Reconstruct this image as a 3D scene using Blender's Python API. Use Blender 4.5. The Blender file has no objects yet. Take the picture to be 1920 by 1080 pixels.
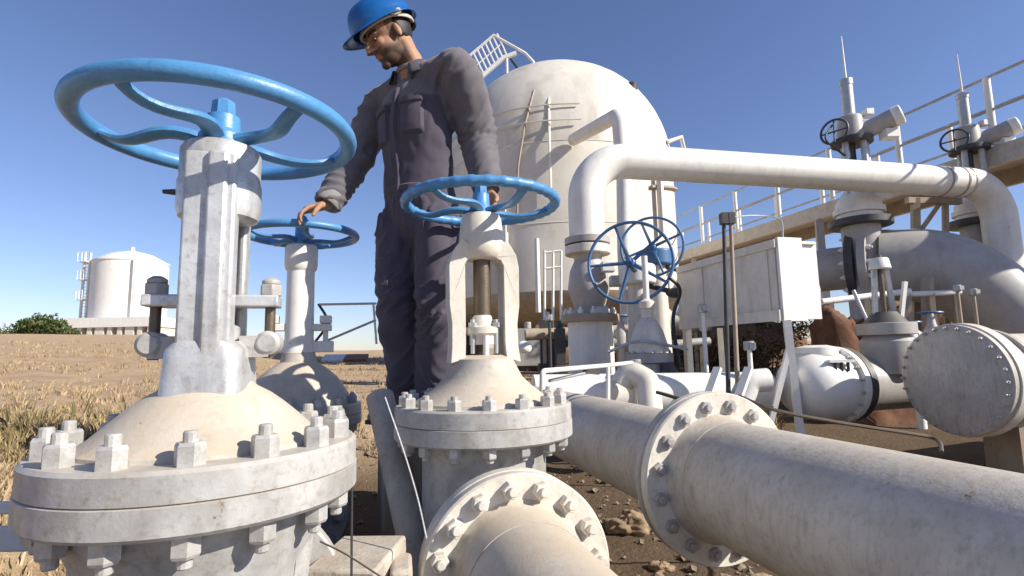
import bpy, math, random
import numpy as np
from mathutils import Vector, Matrix, noise
from mathutils.bvhtree import BVHTree
random.seed(7); np.random.seed(7)
PI = math.pi; R = math.radians
SC = bpy.context.scene; COL = SC.collection

# ------------------------------------------------------------------ camera
F, PT, RL = 1000.0, R(6.95), R(-1.15)
_f = Vector((0, math.cos(PT), math.sin(PT))); _u = Vector((0, -math.sin(PT), math.cos(PT))); _r = Vector((1, 0, 0))
CA = math.cos(RL) * _r + math.sin(RL) * _u; CB = -math.sin(RL) * _r + math.cos(RL) * _u; CC = _f
cam = bpy.data.cameras.new('camera'); cam.sensor_width = 36; cam.lens = 36 * F / 1920
cam.clip_start = 0.02; cam.clip_end = 3000
camo = bpy.data.objects.new('camera', cam); COL.objects.link(camo)
m3 = Matrix((CA, CB, -CC)).transposed(); camo.matrix_world = m3.to_4x4()
SC.camera = camo
# ------------------------------------------------------------------ sky, sun, exposure
SUN_EL = R(33); SUN_H = Vector((0.925, -0.38, 0)).normalized()
SUNV = Vector((SUN_H.x * math.cos(SUN_EL), SUN_H.y * math.cos(SUN_EL), math.sin(SUN_EL)))
w = bpy.data.worlds.new('World'); SC.world = w; w.use_nodes = True
nt = w.node_tree; bg = nt.nodes['Background']
sky = nt.nodes.new('ShaderNodeTexSky'); sky.sky_type = 'NISHITA'; sky.sun_disc = False
sky.sun_elevation = SUN_EL; sky.sun_rotation = math.atan2(SUN_H.x, SUN_H.y)
sky.altitude = 300; sky.air_density = 1.0; sky.dust_density = 0.35; sky.ozone_density = 3.0
tint = nt.nodes.new('ShaderNodeMix'); tint.data_type = 'RGBA'; tint.blend_type = 'MULTIPLY'; tint.inputs[0].default_value = 1.0
tint.inputs[7].default_value = (1.0, 0.95, 1.10, 1)
nt.links.new(sky.outputs[0], tint.inputs[6]); nt.links.new(tint.outputs[2], bg.inputs[0]); bg.inputs[1].default_value = 0.093
sl = bpy.data.lights.new('sun', 'SUN'); sl.energy = 5.0; sl.angle = R(0.53); sl.color = (1.0, 0.935, 0.82)
slo = bpy.data.objects.new('sun', sl); COL.objects.link(slo)
slo.rotation_euler = (-SUNV).to_track_quat('-Z', 'Y').to_euler()
SC.view_settings.view_transform = 'Standard'; SC.view_settings.look = 'None'
SC.view_settings.gamma = 1.0; SC.view_settings.exposure = 0.52; SC.view_settings.use_curve_mapping = False

# ------------------------------------------------------------------ geometry helpers
def ray(x, y):
    d = CA * ((x - 960) / F) - CB * ((y - 540) / F) + CC
    return d / d.y
def at(x, y, Y): return ray(x, y) * Y
DV = Vector((-0.26, 0.965, 0)).normalized(); E1 = Vector((DV.y, -DV.x, 0)); UP = Vector((0, 0, 1))
def ut(u, t, z=0.0): return E1 * u + DV * t + UP * z
def atu(x, y, u):
    r = ray(x, y); return r * (u / r.dot(E1))
def frame(o, z, x=None):
    z = Vector(z).normalized()
    if x is None: x = Vector((0, 0, 1)) if abs(z.z) < 0.9 else Vector((1, 0, 0))
    x = Vector(x); x = (x - z * x.dot(z)).normalized(); y = z.cross(x)
    m = Matrix((x, y, z)).transposed().to_4x4(); m.translation = Vector(o); return m
def sst(a, b, x):
    t = min(1, max(0, (x - a) / (b - a))); return t * t * (3 - 2 * t)

class M:
    def __init__(s): s.v = []; s.f = []
    def add(s, vs, fs, fr=None):
        n = len(s.v)
        if fr is not None: vs = [fr @ Vector(v) for v in vs]
        s.v += [tuple(v) for v in vs]; s.f += [tuple(i + n for i in f) for f in fs]; return s
    def lathe(s, prof, fr=None, seg=32):
        vs = []; fs = []
        for r, z in prof:
            for i in range(seg):
                a = 2 * PI * i / seg; vs.append((r * math.cos(a), r * math.sin(a), z))
        for k in range(len(prof) - 1):
            for i in range(seg):
                j = (i + 1) % seg; fs.append((k * seg + i, k * seg + j, (k + 1) * seg + j, (k + 1) * seg + i))
        if prof[0][0] > 1e-5: fs.append(tuple(reversed(range(seg))))
        if prof[-1][0] > 1e-5: fs.append(tuple((len(prof) - 1) * seg + i for i in range(seg)))
        return s.add(vs, fs, fr)
    def cyl(s, a, b, r, r2=None, seg=16, ch=0.0):
        a = Vector(a); b = Vector(b); L = (b - a).length; r2 = r if r2 is None else r2
        p = [(r, 0), (r2, L)] if ch <= 0 else [(r - ch, 0), (r, ch), (r2, L - ch), (r2 - ch, L)]
        return s.lathe(p, frame(a, b - a), seg)
    def box(s, c, sz, fr=None, ax=None):
        x, y, z = (q / 2 for q in sz); c = Vector(c)
        vs = [Vector((i * x, j * y, k * z)) for i in (-1, 1) for j in (-1, 1) for k in (-1, 1)]
        if ax is not None:
            mm = Matrix(ax).transposed(); vs = [mm @ v for v in vs]
        vs = [v + c for v in vs]
        return s.add(vs, [(0, 1, 3, 2), (4, 6, 7, 5), (0, 4, 5, 1), (2, 3, 7, 6), (0, 2, 6, 4), (1, 5, 7, 3)], fr)
    def bar(s, a, b, wd, ht, up=(0, 0, 1)):
        a = Vector(a); b = Vector(b); z = b - a
        if abs(z.normalized().dot(Vector(up).normalized())) > 0.98: up = (0.3, 1, 0)
        f = frame((a + b) / 2, z, up)
        return s.box((0, 0, 0), (ht, wd, z.length), f)
    def tube(s, pts, r, seg=10, closed=False, up=None, flat=1.0):
        pts = [Vector(p) for p in pts]; n = len(pts)
        rs = r if isinstance(r, (list, tuple)) else [r] * n
        vs = []; fs = []; pn = None
        for i, p in enumerate(pts):
            if closed: t = pts[(i + 1) % n] - pts[i - 1]
            else: t = pts[min(i + 1, n - 1)] - pts[max(i - 1, 0)]
            t.normalize()
            if pn is None:
                x = Vector(up) if up is not None else (Vector((0, 0, 1)) if abs(t.z) < 0.9 else Vector((1, 0, 0)))
            else: x = pn
            x = (x - t * x.dot(t)).normalized(); pn = x; y = t.cross(x)
            for k in range(seg):
                a = 2 * PI * k / seg; vs.append(p + x * (rs[i] * flat * math.cos(a)) + y * (rs[i] * math.sin(a)))
        m = n if closed else n - 1
        for i in range(m):
            i2 = (i + 1) % n
            for k in range(seg):
                k2 = (k + 1) % seg; fs.append((i * seg + k, i * seg + k2, i2 * seg + k2, i2 * seg + k))
        if not closed:
            fs.append(tuple(reversed(range(seg)))); fs.append(tuple((n - 1) * seg + k for k in range(seg)))
        return s.add(vs, fs)
    def torus(s, Rr, r, fr=None, seg=64, rs=12, sq=1.0, mod=None):
        vs = []; fs = []
        for i in range(seg):
            a = 2 * PI * i / seg; k = 1.0 if mod is None else mod(a)
            for j in range(rs):
                b = 2 * PI * j / rs; q = Rr + r * math.cos(b) * k
                vs.append((q * math.cos(a), q * math.sin(a), r * sq * math.sin(b) * k))
        for i in range(seg):
            for j in range(rs):
                i2 = (i + 1) % seg; j2 = (j + 1) % rs; fs.append((i * rs + j, i2 * rs + j, i2 * rs + j2, i * rs + j2))
        return s.add(vs, fs, fr)
    def ell(s, c, rad, seg=16, rings=10, fr=None, ax=None):
        vs = []; fs = []; c = Vector(c)
        for i in range(rings + 1):
            th = PI * i / rings
            for j in range(seg):
                a = 2 * PI * j / seg
                v = Vector((rad[0] * math.sin(th) * math.cos(a), rad[1] * math.sin(th) * math.sin(a), rad[2] * math.cos(th)))
                if ax is not None: v = Matrix(ax).transposed() @ v
                vs.append(v + c)
        for i in range(rings):
            for j in range(seg):
                j2 = (j + 1) % seg; fs.append((i * seg + j, (i + 1) * seg + j, (i + 1) * seg + j2, i * seg + j2))
        return s.add(vs, fs, fr)
    def prism(s, poly, h, fr=None):
        n = len(poly)
        vs = [(x, y, 0) for x, y in poly] + [(x, y, h) for x, y in poly]
        fs = [tuple(reversed(range(n))), tuple(range(n, 2 * n))] + [(i, (i + 1) % n, n + (i + 1) % n, n + i) for i in range(n)]
        return s.add(vs, fs, fr)
    def loft(s, secs, seg=20):
        # secs: (center, xaxis, a, yaxis, b)
        vs = []; fs = []
        for c, x, a, y, b in secs:
            for k in range(seg):
                q = 2 * PI * k / seg; vs.append(Vector(c) + Vector(x) * (a * math.cos(q)) + Vector(y) * (b * math.sin(q)))
        for i in range(len(secs) - 1):
            for k in range(seg):
                k2 = (k + 1) % seg; fs.append((i * seg + k, i * seg + k2, (i + 1) * seg + k2, (i + 1) * seg + k))
        fs.append(tuple(reversed(range(seg)))); fs.append(tuple((len(secs) - 1) * seg + k for k in range(seg)))
        return s.add(vs, fs)
    def mesh(s, name, mat, smooth=True, ang=38):
        me = bpy.data.meshes.new(name); me.from_pydata(s.v, [], s.f); me.validate()
        import bmesh
        b = bmesh.new(); b.from_mesh(me); bmesh.ops.recalc_face_normals(b, faces=b.faces[:]); b.to_mesh(me); b.free()
        me.materials.append(mat)
        if smooth:
            me.shade_smooth(); me.set_sharp_from_angle(angle=R(ang))
        return me

def obj(name, geo, mat=None, parent=None, loc=None, rot=None, label=None, bevel=0, smooth=True):
    me = geo if isinstance(geo, bpy.types.Mesh) else geo.mesh(name, mat, smooth)
    o = bpy.data.objects.new(name, me); COL.objects.link(o)
    if parent is not None: o.parent = parent
    if loc is not None: o.location = loc
    if rot is not None: o.rotation_euler = rot
    if label: o['label'] = label
    if bevel:
        m = o.modifiers.new('bevel', 'BEVEL'); m.width = bevel; m.segments = 2; m.limit_method = 'ANGLE'; m.angle_limit = R(40)
    return o
def tag(o, label, cat, group=None):
    o['label'] = label; o['category'] = cat
    if group: o['group'] = group
    return o
def thing(name, label, cat, loc=(0, 0, 0), rot=(0, 0, 0), group=None):
    o = bpy.data.objects.new(name, None); COL.objects.link(o); o.location = loc; o.rotation_euler = rot
    o.empty_display_size = 0.1
    return tag(o, label, cat, group)
def bez(pts, n=12):
    # Catmull-Rom through the points
    P = [Vector(p) for p in pts]; P = [P[0] * 2 - P[1]] + P + [P[-1] * 2 - P[-2]]; out = []
    for i in range(1, len(P) - 2):
        for k in range(n):
            t = k / n; a, b, c, d = P[i - 1], P[i], P[i + 1], P[i + 2]
            out.append(0.5 * ((2 * b) + (c - a) * t + (2 * a - 5 * b + 4 * c - d) * t * t + (3 * b - a - 3 * c + d) * t ** 3))
    out.append(P[-2]); return out
def bend(pts, rad, n=10):
    # polyline with rounded corners
    P = [Vector(p) for p in pts]; out = [P[0]]
    for i in range(1, len(P) - 1):
        a = (P[i - 1] - P[i]).normalized(); b = (P[i + 1] - P[i]).normalized(); th = a.angle(b)
        tl = rad / math.tan(th / 2); s = P[i] + a * tl; e = P[i] + b * tl
        c = P[i] + (a + b).normalized() * (rad / math.sin(th / 2))
        for k in range(n + 1):
            t = k / n; v1 = s - c; v2 = e - c; g = v1.angle(v2)
            out.append(c + (v1 * math.sin((1 - t) * g) + v2 * math.sin(t * g)) / math.sin(g))
    out.append(P[-1]); return out

# ------------------------------------------------------------------ materials
def nodes(m):
    m.use_nodes = True; t = m.node_tree; return t, t.nodes, t.links, t.nodes['Principled BSDF']
def mixc(N, L, fac, a, b):
    n = N.new('ShaderNodeMix'); n.data_type = 'RGBA'
    for sock, val in ((n.inputs[0], fac), (n.inputs[6], a), (n.inputs[7], b)):
        if hasattr(val, 'links'): L.new(val, sock)
        elif isinstance(val, (tuple, list)): sock.default_value = (*val[:3], 1)
        else: sock.default_value = val
    return n.outputs[2]
def mrange(N, L, src, a, b, c=0.0, d=1.0):
    n = N.new('ShaderNodeMapRange'); L.new(src, n.inputs[0])
    n.inputs[1].default_value = a; n.inputs[2].default_value = b; n.inputs[3].default_value = c; n.inputs[4].default_value = d
    return n.outputs[0]
def tex(N, L, co, scale, detail=5, rough=0.6, sc=None):
    n = N.new('ShaderNodeTexNoise'); n.inputs['Scale'].default_value = scale; n.inputs['Detail'].default_value = detail
    n.inputs['Roughness'].default_value = rough
    if sc is not None:
        mp = N.new('ShaderNodeMapping'); mp.inputs['Scale'].default_value = sc; L.new(co, mp.inputs[0]); co = mp.outputs[0]
    L.new(co, n.inputs['Vector']); return n.outputs['Fac']
def mul(N, L, a, b, op='MULTIPLY'):
    n = N.new('ShaderNodeMath'); n.operation = op; n.use_clamp = False
    for s, v in ((n.inputs[0], a), (n.inputs[1], b)):
        if hasattr(v, 'links'): L.new(v, s)
        else: s.default_value = v
    return n.outputs[0]
def paint(name, base, base2=None, dirt=(0.2, 0.15, 0.1), damt=0.35, dust=(0.42, 0.34, 0.25), dustamt=0.5, rust=0.0,
          rough=0.5, metal=0.0, bump=0.25, scale=6.0, streak=0.3, ss=(9, 9, 0.9)):
    m = bpy.data.materials.new(name); t, N, L, P = nodes(m)
    tc = N.new('ShaderNodeTexCoord'); oi = N.new('ShaderNodeObjectInfo')
    ad = N.new('ShaderNodeVectorMath'); ad.operation = 'ADD'; L.new(tc.outputs['Object'], ad.inputs[0])
    rv = mul(N, L, oi.outputs['Random'], 20.0); L.new(rv, ad.inputs[1]); co = ad.outputs[0]
    n1 = tex(N, L, co, scale, 6, 0.65); n2 = tex(N, L, co, scale * 7, 5, 0.7); n3 = tex(N, L, co, 1.0, 4, 0.6, ss)
    base2 = base2 or tuple(c * 0.78 for c in base)
    c = mixc(N, L, mrange(N, L, n1, 0.38, 0.66), base, base2)
    n5 = tex(N, L, co, scale * 2.6, 8, 0.72)
    c = mixc(N, L, mul(N, L, mrange(N, L, n5, 0.48, 0.68), min(1, damt * 0.55)), c, tuple(0.45 * p_ + 0.55 * q_ for p_, q_ in zip(base2, dirt)))
    c = mixc(N, L, mul(N, L, mrange(N, L, n2, 0.52, 0.75), damt), c, dirt)
    c = mixc(N, L, mul(N, L, mrange(N, L, n3, 0.5, 0.72), streak), c, tuple(q * 0.6 for q in dirt))
    g = N.new('ShaderNodeNewGeometry'); sx = N.new('ShaderNodeSeparateXYZ'); L.new(g.outputs['True Normal'], sx.inputs[0])
    up = mrange(N, L, sx.outputs[2], 0.35, 0.95); up = mul(N, L, up, mrange(N, L, n1, 0.25, 0.6, 0.35, 1.0))
    c = mixc(N, L, mul(N, L, up, dustamt), c, dust)
    if rust > 0:
        n4 = tex(N, L, co, scale * 2.3, 8, 0.75)
        c = mixc(N, L, mul(N, L, mrange(N, L, n4, 0.66 - rust * 0.2, 0.72 - rust * 0.12), 0.9), c, (0.16, 0.055, 0.02))
    L.new(c, P.inputs['Base Color']); P.inputs['Metallic'].default_value = metal
    L.new(mrange(N, L, n1, 0.3, 0.7, rough - 0.08, rough + 0.14), P.inputs['Roughness'])
    bp = N.new('ShaderNodeBump'); bp.inputs['Strength'].default_value = bump; bp.inputs['Distance'].default_value = 0.004
    L.new(n2, bp.inputs['Height']); L.new(bp.outputs[0], P.inputs['Normal'])
    return m
MT = {}
MT['white'] = paint('cream_paint', (0.70, 0.66, 0.58), (0.62, 0.57, 0.48), damt=0.22, dustamt=0.25, rust=0.03, rough=0.45, streak=0.25)
MT['clean'] = paint('white_paint', (0.78, 0.77, 0.73), (0.72, 0.70, 0.65), damt=0.15, dustamt=0.15, rust=0.02, rough=0.45, streak=0.15)
MT['tank'] = paint('tank_paint', (0.68, 0.645, 0.57), (0.60, 0.56, 0.48), damt=0.2, dustamt=0.15, rough=0.55, scale=0.6, streak=0.38, ss=(1.2, 1.2, 0.12), bump=0.1)
MT['pipe'] = paint('weathered_pipe_paint', (0.56, 0.52, 0.46), (0.46, 0.42, 0.37), damt=0.4, dustamt=0.35, dust=(0.46, 0.37, 0.26), rust=0.05, rough=0.6, scale=7, streak=0.3, ss=(55, 55, 9.0), bump=0.4)
MT['ringw'] = paint('bright_flange_paint', (0.72, 0.68, 0.60), (0.62, 0.57, 0.49), damt=0.3, dustamt=0.3, rust=0.03, rough=0.5, scale=9)
MT['silver'] = paint('aluminium_paint', (0.66, 0.665, 0.665), (0.46, 0.47, 0.48), damt=0.5, dustamt=0.25, rough=0.30, metal=0.3, scale=9, streak=0.5, ss=(20, 20, 1.6), bump=0.28)
MT['flange'] = paint('grey_flange_paint', (0.53, 0.52, 0.50), (0.36, 0.355, 0.345), damt=0.6, dustamt=0.5, dust=(0.5, 0.42, 0.31), rough=0.45, metal=0.1, scale=8, streak=0.4, rust=0.04, bump=0.25)
MT['dusty'] = paint('dusty_casting', (0.52, 0.49, 0.44), (0.44, 0.40, 0.34), damt=0.4, dustamt=0.8, dust=(0.53, 0.43, 0.31), rough=0.65, scale=9, rust=0.03, bump=0.3)
MT['nut'] = paint('nut_paint', (0.55, 0.54, 0.52), (0.40, 0.39, 0.37), damt=0.5, dustamt=0.4, rust=0.08, rough=0.4, metal=0.2, scale=30, bump=0.15)
MT['blue'] = paint('blue_paint', (0.085, 0.275, 0.54), (0.062, 0.215, 0.45), dirt=(0.05, 0.10, 0.17), damt=0.35, dustamt=0.22, dust=(0.28, 0.36, 0.45), rough=0.34, scale=10, streak=0.15, bump=0.3)
MT['dblue'] = paint('dark_blue_paint', (0.06, 0.16, 0.34), (0.05, 0.13, 0.27), dirt=(0.04, 0.06, 0.09), damt=0.4, dustamt=0.2, rough=0.4, scale=9)
MT['galv'] = paint('galvanised_steel', (0.50, 0.51, 0.51), (0.40, 0.41, 0.42), damt=0.3, dustamt=0.2, rough=0.4, metal=0.5, scale=12)
MT['grey'] = paint('grey_paint', (0.42, 0.40, 0.385), (0.35, 0.33, 0.315), damt=0.3, dustamt=0.25, dust=(0.36, 0.30, 0.23), rough=0.5, scale=3, streak=0.3, ss=(4, 4, .5))
MT['warm'] = paint('primer_brown_paint', (0.40, 0.33, 0.25), (0.33, 0.26, 0.19), damt=0.4, dustamt=0.3, rust=0.12, rough=0.6, scale=3)
MT['dark'] = paint('dark_metal', (0.055, 0.055, 0.06), (0.035, 0.035, 0.04), damt=0.3, dirt=(0.12, 0.09, 0.06), dustamt=0.3, rough=0.5, scale=10)
MT['rust'] = paint('rusty_steel', (0.28, 0.10, 0.04), (0.17, 0.06, 0.03), damt=0.5, dirt=(0.36, 0.16, 0.06), dustamt=0.2, rough=0.8, scale=5, bump=0.8)
MT['stem'] = paint('greased_stem', (0.17, 0.13, 0.09), (0.10, 0.08, 0.06), damt=0.4, dustamt=0.1, rough=0.4, metal=0.5, scale=14, streak=0.4)
MT['conc'] = paint('concrete', (0.50, 0.45, 0.38), (0.40, 0.35, 0.29), damt=0.5, dustamt=0.4, rough=0.85, scale=7, bump=0.9)
MT['soilstone'] = paint('earthy_stone', (0.22, 0.16, 0.11), (0.13, 0.095, 0.065), damt=0.4, dustamt=0.3, rough=0.9, scale=20)
MT['redearth'] = paint('red_earth', (0.15, 0.068, 0.036), (0.085, 0.042, 0.025), damt=0.5, dirt=(0.22, 0.11, 0.055), dustamt=0.3, dust=(0.2, 0.11, 0.06), rough=0.95, scale=6, bump=1.0)
MT['brownearth'] = paint('brown_earth', (0.17, 0.095, 0.055), (0.09, 0.052, 0.032), damt=0.6, dirt=(0.25, 0.15, 0.08), dustamt=0.25, dust=(0.24, 0.15, 0.09), rough=0.95, scale=3, bump=1.0)
MT['earth'] = paint('dry_earth', (0.33, 0.23, 0.14), (0.22, 0.15, 0.09), damt=0.5, dirt=(0.15, 0.1, 0.06), dustamt=0.3, rough=0.95, scale=14, bump=1.0)
MT['black'] = paint('black_rubber', (0.025, 0.025, 0.027), damt=0.2, dirt=(0.1, 0.08, 0.06), dustamt=0.25, rough=0.6, scale=15)

def ground_mat():
    m = bpy.data.materials.new('dry_soil'); t, N, L, P = nodes(m)
    g = N.new('ShaderNodeNewGeometry'); co = g.outputs['Position']
    a = tex(N, L, co, 0.35, 6, 0.6); b = tex(N, L, co, 3.0, 8, 0.7); c_ = tex(N, L, co, 28, 6, 0.7)
    c = mixc(N, L, mrange(N, L, a, 0.35, 0.65), (0.50, 0.36, 0.235), (0.46, 0.34, 0.21))
    c = mixc(N, L, mrange(N, L, b, 0.42, 0.68, 0, 0.75), c, (0.30, 0.205, 0.12))
    c = mixc(N, L, mrange(N, L, c_, 0.5, 0.72, 0, 0.6), c, (0.50, 0.38, 0.23))
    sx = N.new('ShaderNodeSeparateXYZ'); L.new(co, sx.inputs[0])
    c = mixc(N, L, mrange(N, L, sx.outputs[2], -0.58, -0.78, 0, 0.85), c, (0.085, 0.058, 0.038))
    L.new(c, P.inputs['Base Color']); P.inputs['Roughness'].default_value = 0.95
    P.inputs['Specular IOR Level'].default_value = 0.1
    h = mul(N, L, b, 1.4); h = mul(N, L, h, c_, 'ADD')
    bp = N.new('ShaderNodeBump'); bp.inputs['Strength'].default_value = 0.9; bp.inputs['Distance'].default_value = 0.03
    L.new(h, bp.inputs['Height']); L.new(bp.outputs[0], P.inputs['Normal']); return m
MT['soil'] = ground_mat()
def attr_mat(name, rough=0.8, spec=0.2, trans=0.0, bump=0.0, bscale=60):
    m = bpy.data.materials.new(name); t, N, L, P = nodes(m)
    a = N.new('ShaderNodeAttribute'); a.attribute_name = 'pigment'; L.new(a.outputs['Color'], P.inputs['Base Color'])
    P.inputs['Roughness'].default_value = rough; P.inputs['Specular IOR Level'].default_value = spec
    if bump:
        tc = N.new('ShaderNodeTexCoord'); n = tex(N, L, tc.outputs['Object'], bscale, 5, 0.7)
        bp = N.new('ShaderNodeBump'); bp.inputs['Strength'].default_value = bump; bp.inputs['Distance'].default_value = 0.003
        L.new(n, bp.inputs['Height']); L.new(bp.outputs[0], P.inputs['Normal'])
    return m
MT['leaf'] = attr_mat('leaf', 0.7, 0.2); MT['skin'] = attr_mat('skin', 0.62, 0.25, bump=0.35, bscale=140)
def cloth(name, c1, c2, sc=9, lit_tone=False):
    m = bpy.data.materials.new(name); t, N, L, P = nodes(m)
    tc = N.new('ShaderNodeTexCoord'); co = tc.outputs['Object']
    a = tex(N, L, co, sc, 6, 0.65); b = tex(N, L, co, 420, 3, 0.6)
    c = mixc(N, L, mrange(N, L, a, 0.35, 0.68), c1, c2)
    if lit_tone:
        at_ = N.new('ShaderNodeAttribute'); at_.attribute_name = 'pigment'; mm = N.new('ShaderNodeMix'); mm.data_type = 'RGBA'; mm.blend_type = 'MULTIPLY'; mm.inputs[0].default_value = 1
        L.new(c, mm.inputs[6]); L.new(at_.outputs['Color'], mm.inputs[7]); c = mm.outputs[2]
    L.new(c, P.inputs['Base Color']); P.inputs['Roughness'].default_value = 0.85; P.inputs['Sheen Weight'].default_value = 0.15
    bp = N.new('ShaderNodeBump'); bp.inputs['Strength'].default_value = 0.25; bp.inputs['Distance'].default_value = 0.002
    n = tex(N, L, co, 70, 5, 0.7); L.new(n, bp.inputs['Height']); L.new(bp.outputs[0], P.inputs['Normal']); return m
MT['cover'] = cloth('coverall_cloth', (0.072, 0.061, 0.088), (0.052, 0.045, 0.066))
MT['coverp'] = cloth('coverall_lit_tone_cloth', (1, 1, 1), (0.74, 0.73, 0.75), lit_tone=True)  # vertex colour carries the painted sunlight on sleeves and shoulders
MT['yokecloth'] = cloth('grey_cloth', (0.25, 0.24, 0.24), (0.20, 0.19, 0.195))
def plain(name, c, rough=0.4, metal=0.0, spec=0.5):
    m = bpy.data.materials.new(name); t, N, L, P = nodes(m)
    tc = N.new('ShaderNodeTexCoord'); a = tex(N, L, tc.outputs['Object'], 25, 5, 0.65)
    L.new(mixc(N, L, mrange(N, L, a, 0.35, 0.7), c, tuple(q * 0.8 for q in c)), P.inputs['Base Color'])
    P.inputs['Roughness'].default_value = rough; P.inputs['Metallic'].default_value = metal; P.inputs['Specular IOR Level'].default_value = spec
    return m
MT['helmet'] = plain('blue_plastic', (0.010, 0.105, 0.34), 0.28)
MT['strap'] = plain('pale_strap', (0.55, 0.50, 0.42), 0.7); MT['hair'] = plain('black_hair', (0.012, 0.010, 0.009), 0.6)
MT['boot'] = plain('worn_boot', (0.20, 0.18, 0.17), 0.6); MT['eye'] = plain('eye_dark', (0.12, 0.10, 0.085), 0.25)

def set_pigment(me, cols):
    a = me.color_attributes.new('pigment', 'FLOAT_COLOR', 'POINT')
    buf = np.ones((len(me.vertices), 4), np.float32); buf[:, :3] = cols; a.data.foreach_set('color', buf.ravel())

# ------------------------------------------------------------------ ground
def hgt(x, y):
    u = E1.x * x + E1.y * y; t = DV.x * x + DV.y * y
    az = x / max(y, 0.5)
    s = 0.022 + 0.031 * sst(-0.28, -0.7, az)
    yy = math.hypot(x, y)
    far = max(0, min(yy, 46) - 2.0) * s - max(0, yy - 60) * 0.004
    field = -0.52 + far
    pit = -0.92 + 0.02 * max(0, t - 4)
    k = max(sst(-0.55, -1.1, u), sst(2.9, 4.6, t - 1.1 * min(3.2, max(0, u - 0.2))), sst(9, 13, u))
    h = pit + (field - pit) * k
    h += 0.05 * noise.noise(Vector((x * 0.9, y * 0.9, 0))) + 0.022 * noise.noise(Vector((x * 3.7, y * 3.7, 3)))
    if yy < 9: h += 0.012 * noise.noise(Vector((x * 11, y * 11, 9)))
    return h
def ground():
    xs = []; 
    rs = [0.0] + list(np.geomspace(0.35, 900, 170)); na = 260
    vs = [(0, 0, hgt(0, 0))]; fs = []
    for r in rs[1:]:
        for k in range(na):
            a = 2 * PI * k / na; x = r * math.cos(a); y = r * math.sin(a); vs.append((x, y, hgt(x, y) if y > -30 or r < 60 else -0.9))
    for k in range(na): fs.append((0, 1 + k, 1 + (k + 1) % na))
    for i in range(len(rs) - 2):
        o = 1 + i * na
        for k in range(na):
            k2 = (k + 1) % na; fs.append((o + k, o + na + k, o + na + k2, o + k2))
    g = M(); g.v = vs; g.f = fs
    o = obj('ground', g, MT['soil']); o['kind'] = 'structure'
    o.data.set_sharp_from_angle(angle=PI)
ground()

# dry grass: many thin curved blades in clumps
def blades(name, spots, mat, cols, h=(0.08, 0.22), wd=0.004, per=14, spread=0.05, kind='stuff'):
    vs = []; fs = []; cs = []
    for (x, y, sc) in spots:
        for _ in range(per):
            a = random.uniform(0, 2 * PI); q = random.random() ** 0.6 * spread * sc
            bx = x + q * math.cos(a); by = y + q * math.sin(a); bz = hgt(bx, by) - 0.005
            hh = random.uniform(*h) * sc; ln = random.uniform(0.1, 0.75) * hh; a2 = a + random.uniform(-0.9, 0.9)
            wx = -math.sin(a2 + 1.2) * wd * sc; wy = math.cos(a2 + 1.2) * wd * sc
            n = len(vs); c = random.choice(cols); k = random.uniform(0.7, 1.2); c = tuple(min(1, q_ * k) for q_ in c)
            vs += [(bx - wx, by - wy, bz), (bx + wx, by + wy, bz),
                   (bx + ln * .35 * math.cos(a2) + wx * .7, by + ln * .35 * math.sin(a2) + wy * .7, bz + hh * .6),
                   (bx + ln * .35 * math.cos(a2) - wx * .7, by + ln * .35 * math.sin(a2) - wy * .7, bz + hh * .6),
                   (bx + ln * math.cos(a2), by + ln * math.sin(a2), bz + hh)]
            fs += [(n, n + 1, n + 2, n + 3), (n + 3, n + 2, n + 4)]; cs += [c] * 5
    me = bpy.data.meshes.new(name); me.from_pydata(vs, [], fs); me.materials.append(mat); set_pigment(me, np.array(cs))
    o = bpy.data.objects.new(name, me); COL.objects.link(o); o['kind'] = kind; return o
STRAW = [(0.46, 0.34, 0.20), (0.40, 0.29, 0.17), (0.50, 0.39, 0.25), (0.34, 0.25, 0.14), (0.22, 0.17, 0.09), (0.46, 0.34, 0.2)]
sp = []
for _ in range(60000):
    r = random.uniform(1.3, 5.0) ** 2 * 1.0; a = random.uniform(R(70), R(168)); x = r * math.cos(a); y = r * math.sin(a)
    u = E1.x * x + E1.y * y; t = DV.x * x + DV.y * y
    k = max(sst(-0.5, -0.9, u), sst(3.3, 4.6, t - 1.1 * min(3.2, max(0, u - 0.2))))
    dens = noise.noise(Vector((x * 0.7, y * 0.7, 5))) + 0.6 * noise.noise(Vector((x * 2.2, y * 2.2, 8)))
    if random.random() < k and dens > random.uniform(-0.5, 0.5) - 0.15 and random.random() < min(1, 3.5 / r + 0.12): sp.append((x, y, random.uniform(0.6, 1.25) * (1 + max(0, r - 9) * 0.05)))
    if len(sp) > 4200: break
o = blades('dry_grass', sp, MT['leaf'], STRAW, h=(0.015, 0.07), per=18); tag(o, 'straw coloured dry grass covering the field behind the valves', 'grass')
o['kind'] = 'stuff'
GREENISH = [(0.16, 0.14, 0.06), (0.22, 0.17, 0.08), (0.32, 0.24, 0.12), (0.13, 0.11, 0.05), (0.4, 0.3, 0.15), (0.3, 0.22, 0.1)]
sp = []
for _ in range(260):
    x = random.gauss(-2.9, 0.7); y = random.gauss(2.9, 0.45); u = E1.x * x + E1.y * y
    if u < -0.95: sp.append((x, y, random.uniform(0.8, 1.5)))
for _ in range(130):
    p = at(random.uniform(1190, 1440), 690, random.uniform(6, 8.5)); sp.append((p.x, p.y, random.uniform(1, 2.2)))
o = blades('weed_patch', sp, MT['leaf'], GREENISH, h=(0.03, 0.10), per=16, spread=0.07); tag(o, 'olive and straw weeds in a patch at the left edge', 'weeds'); o['kind'] = 'stuff'
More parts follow.
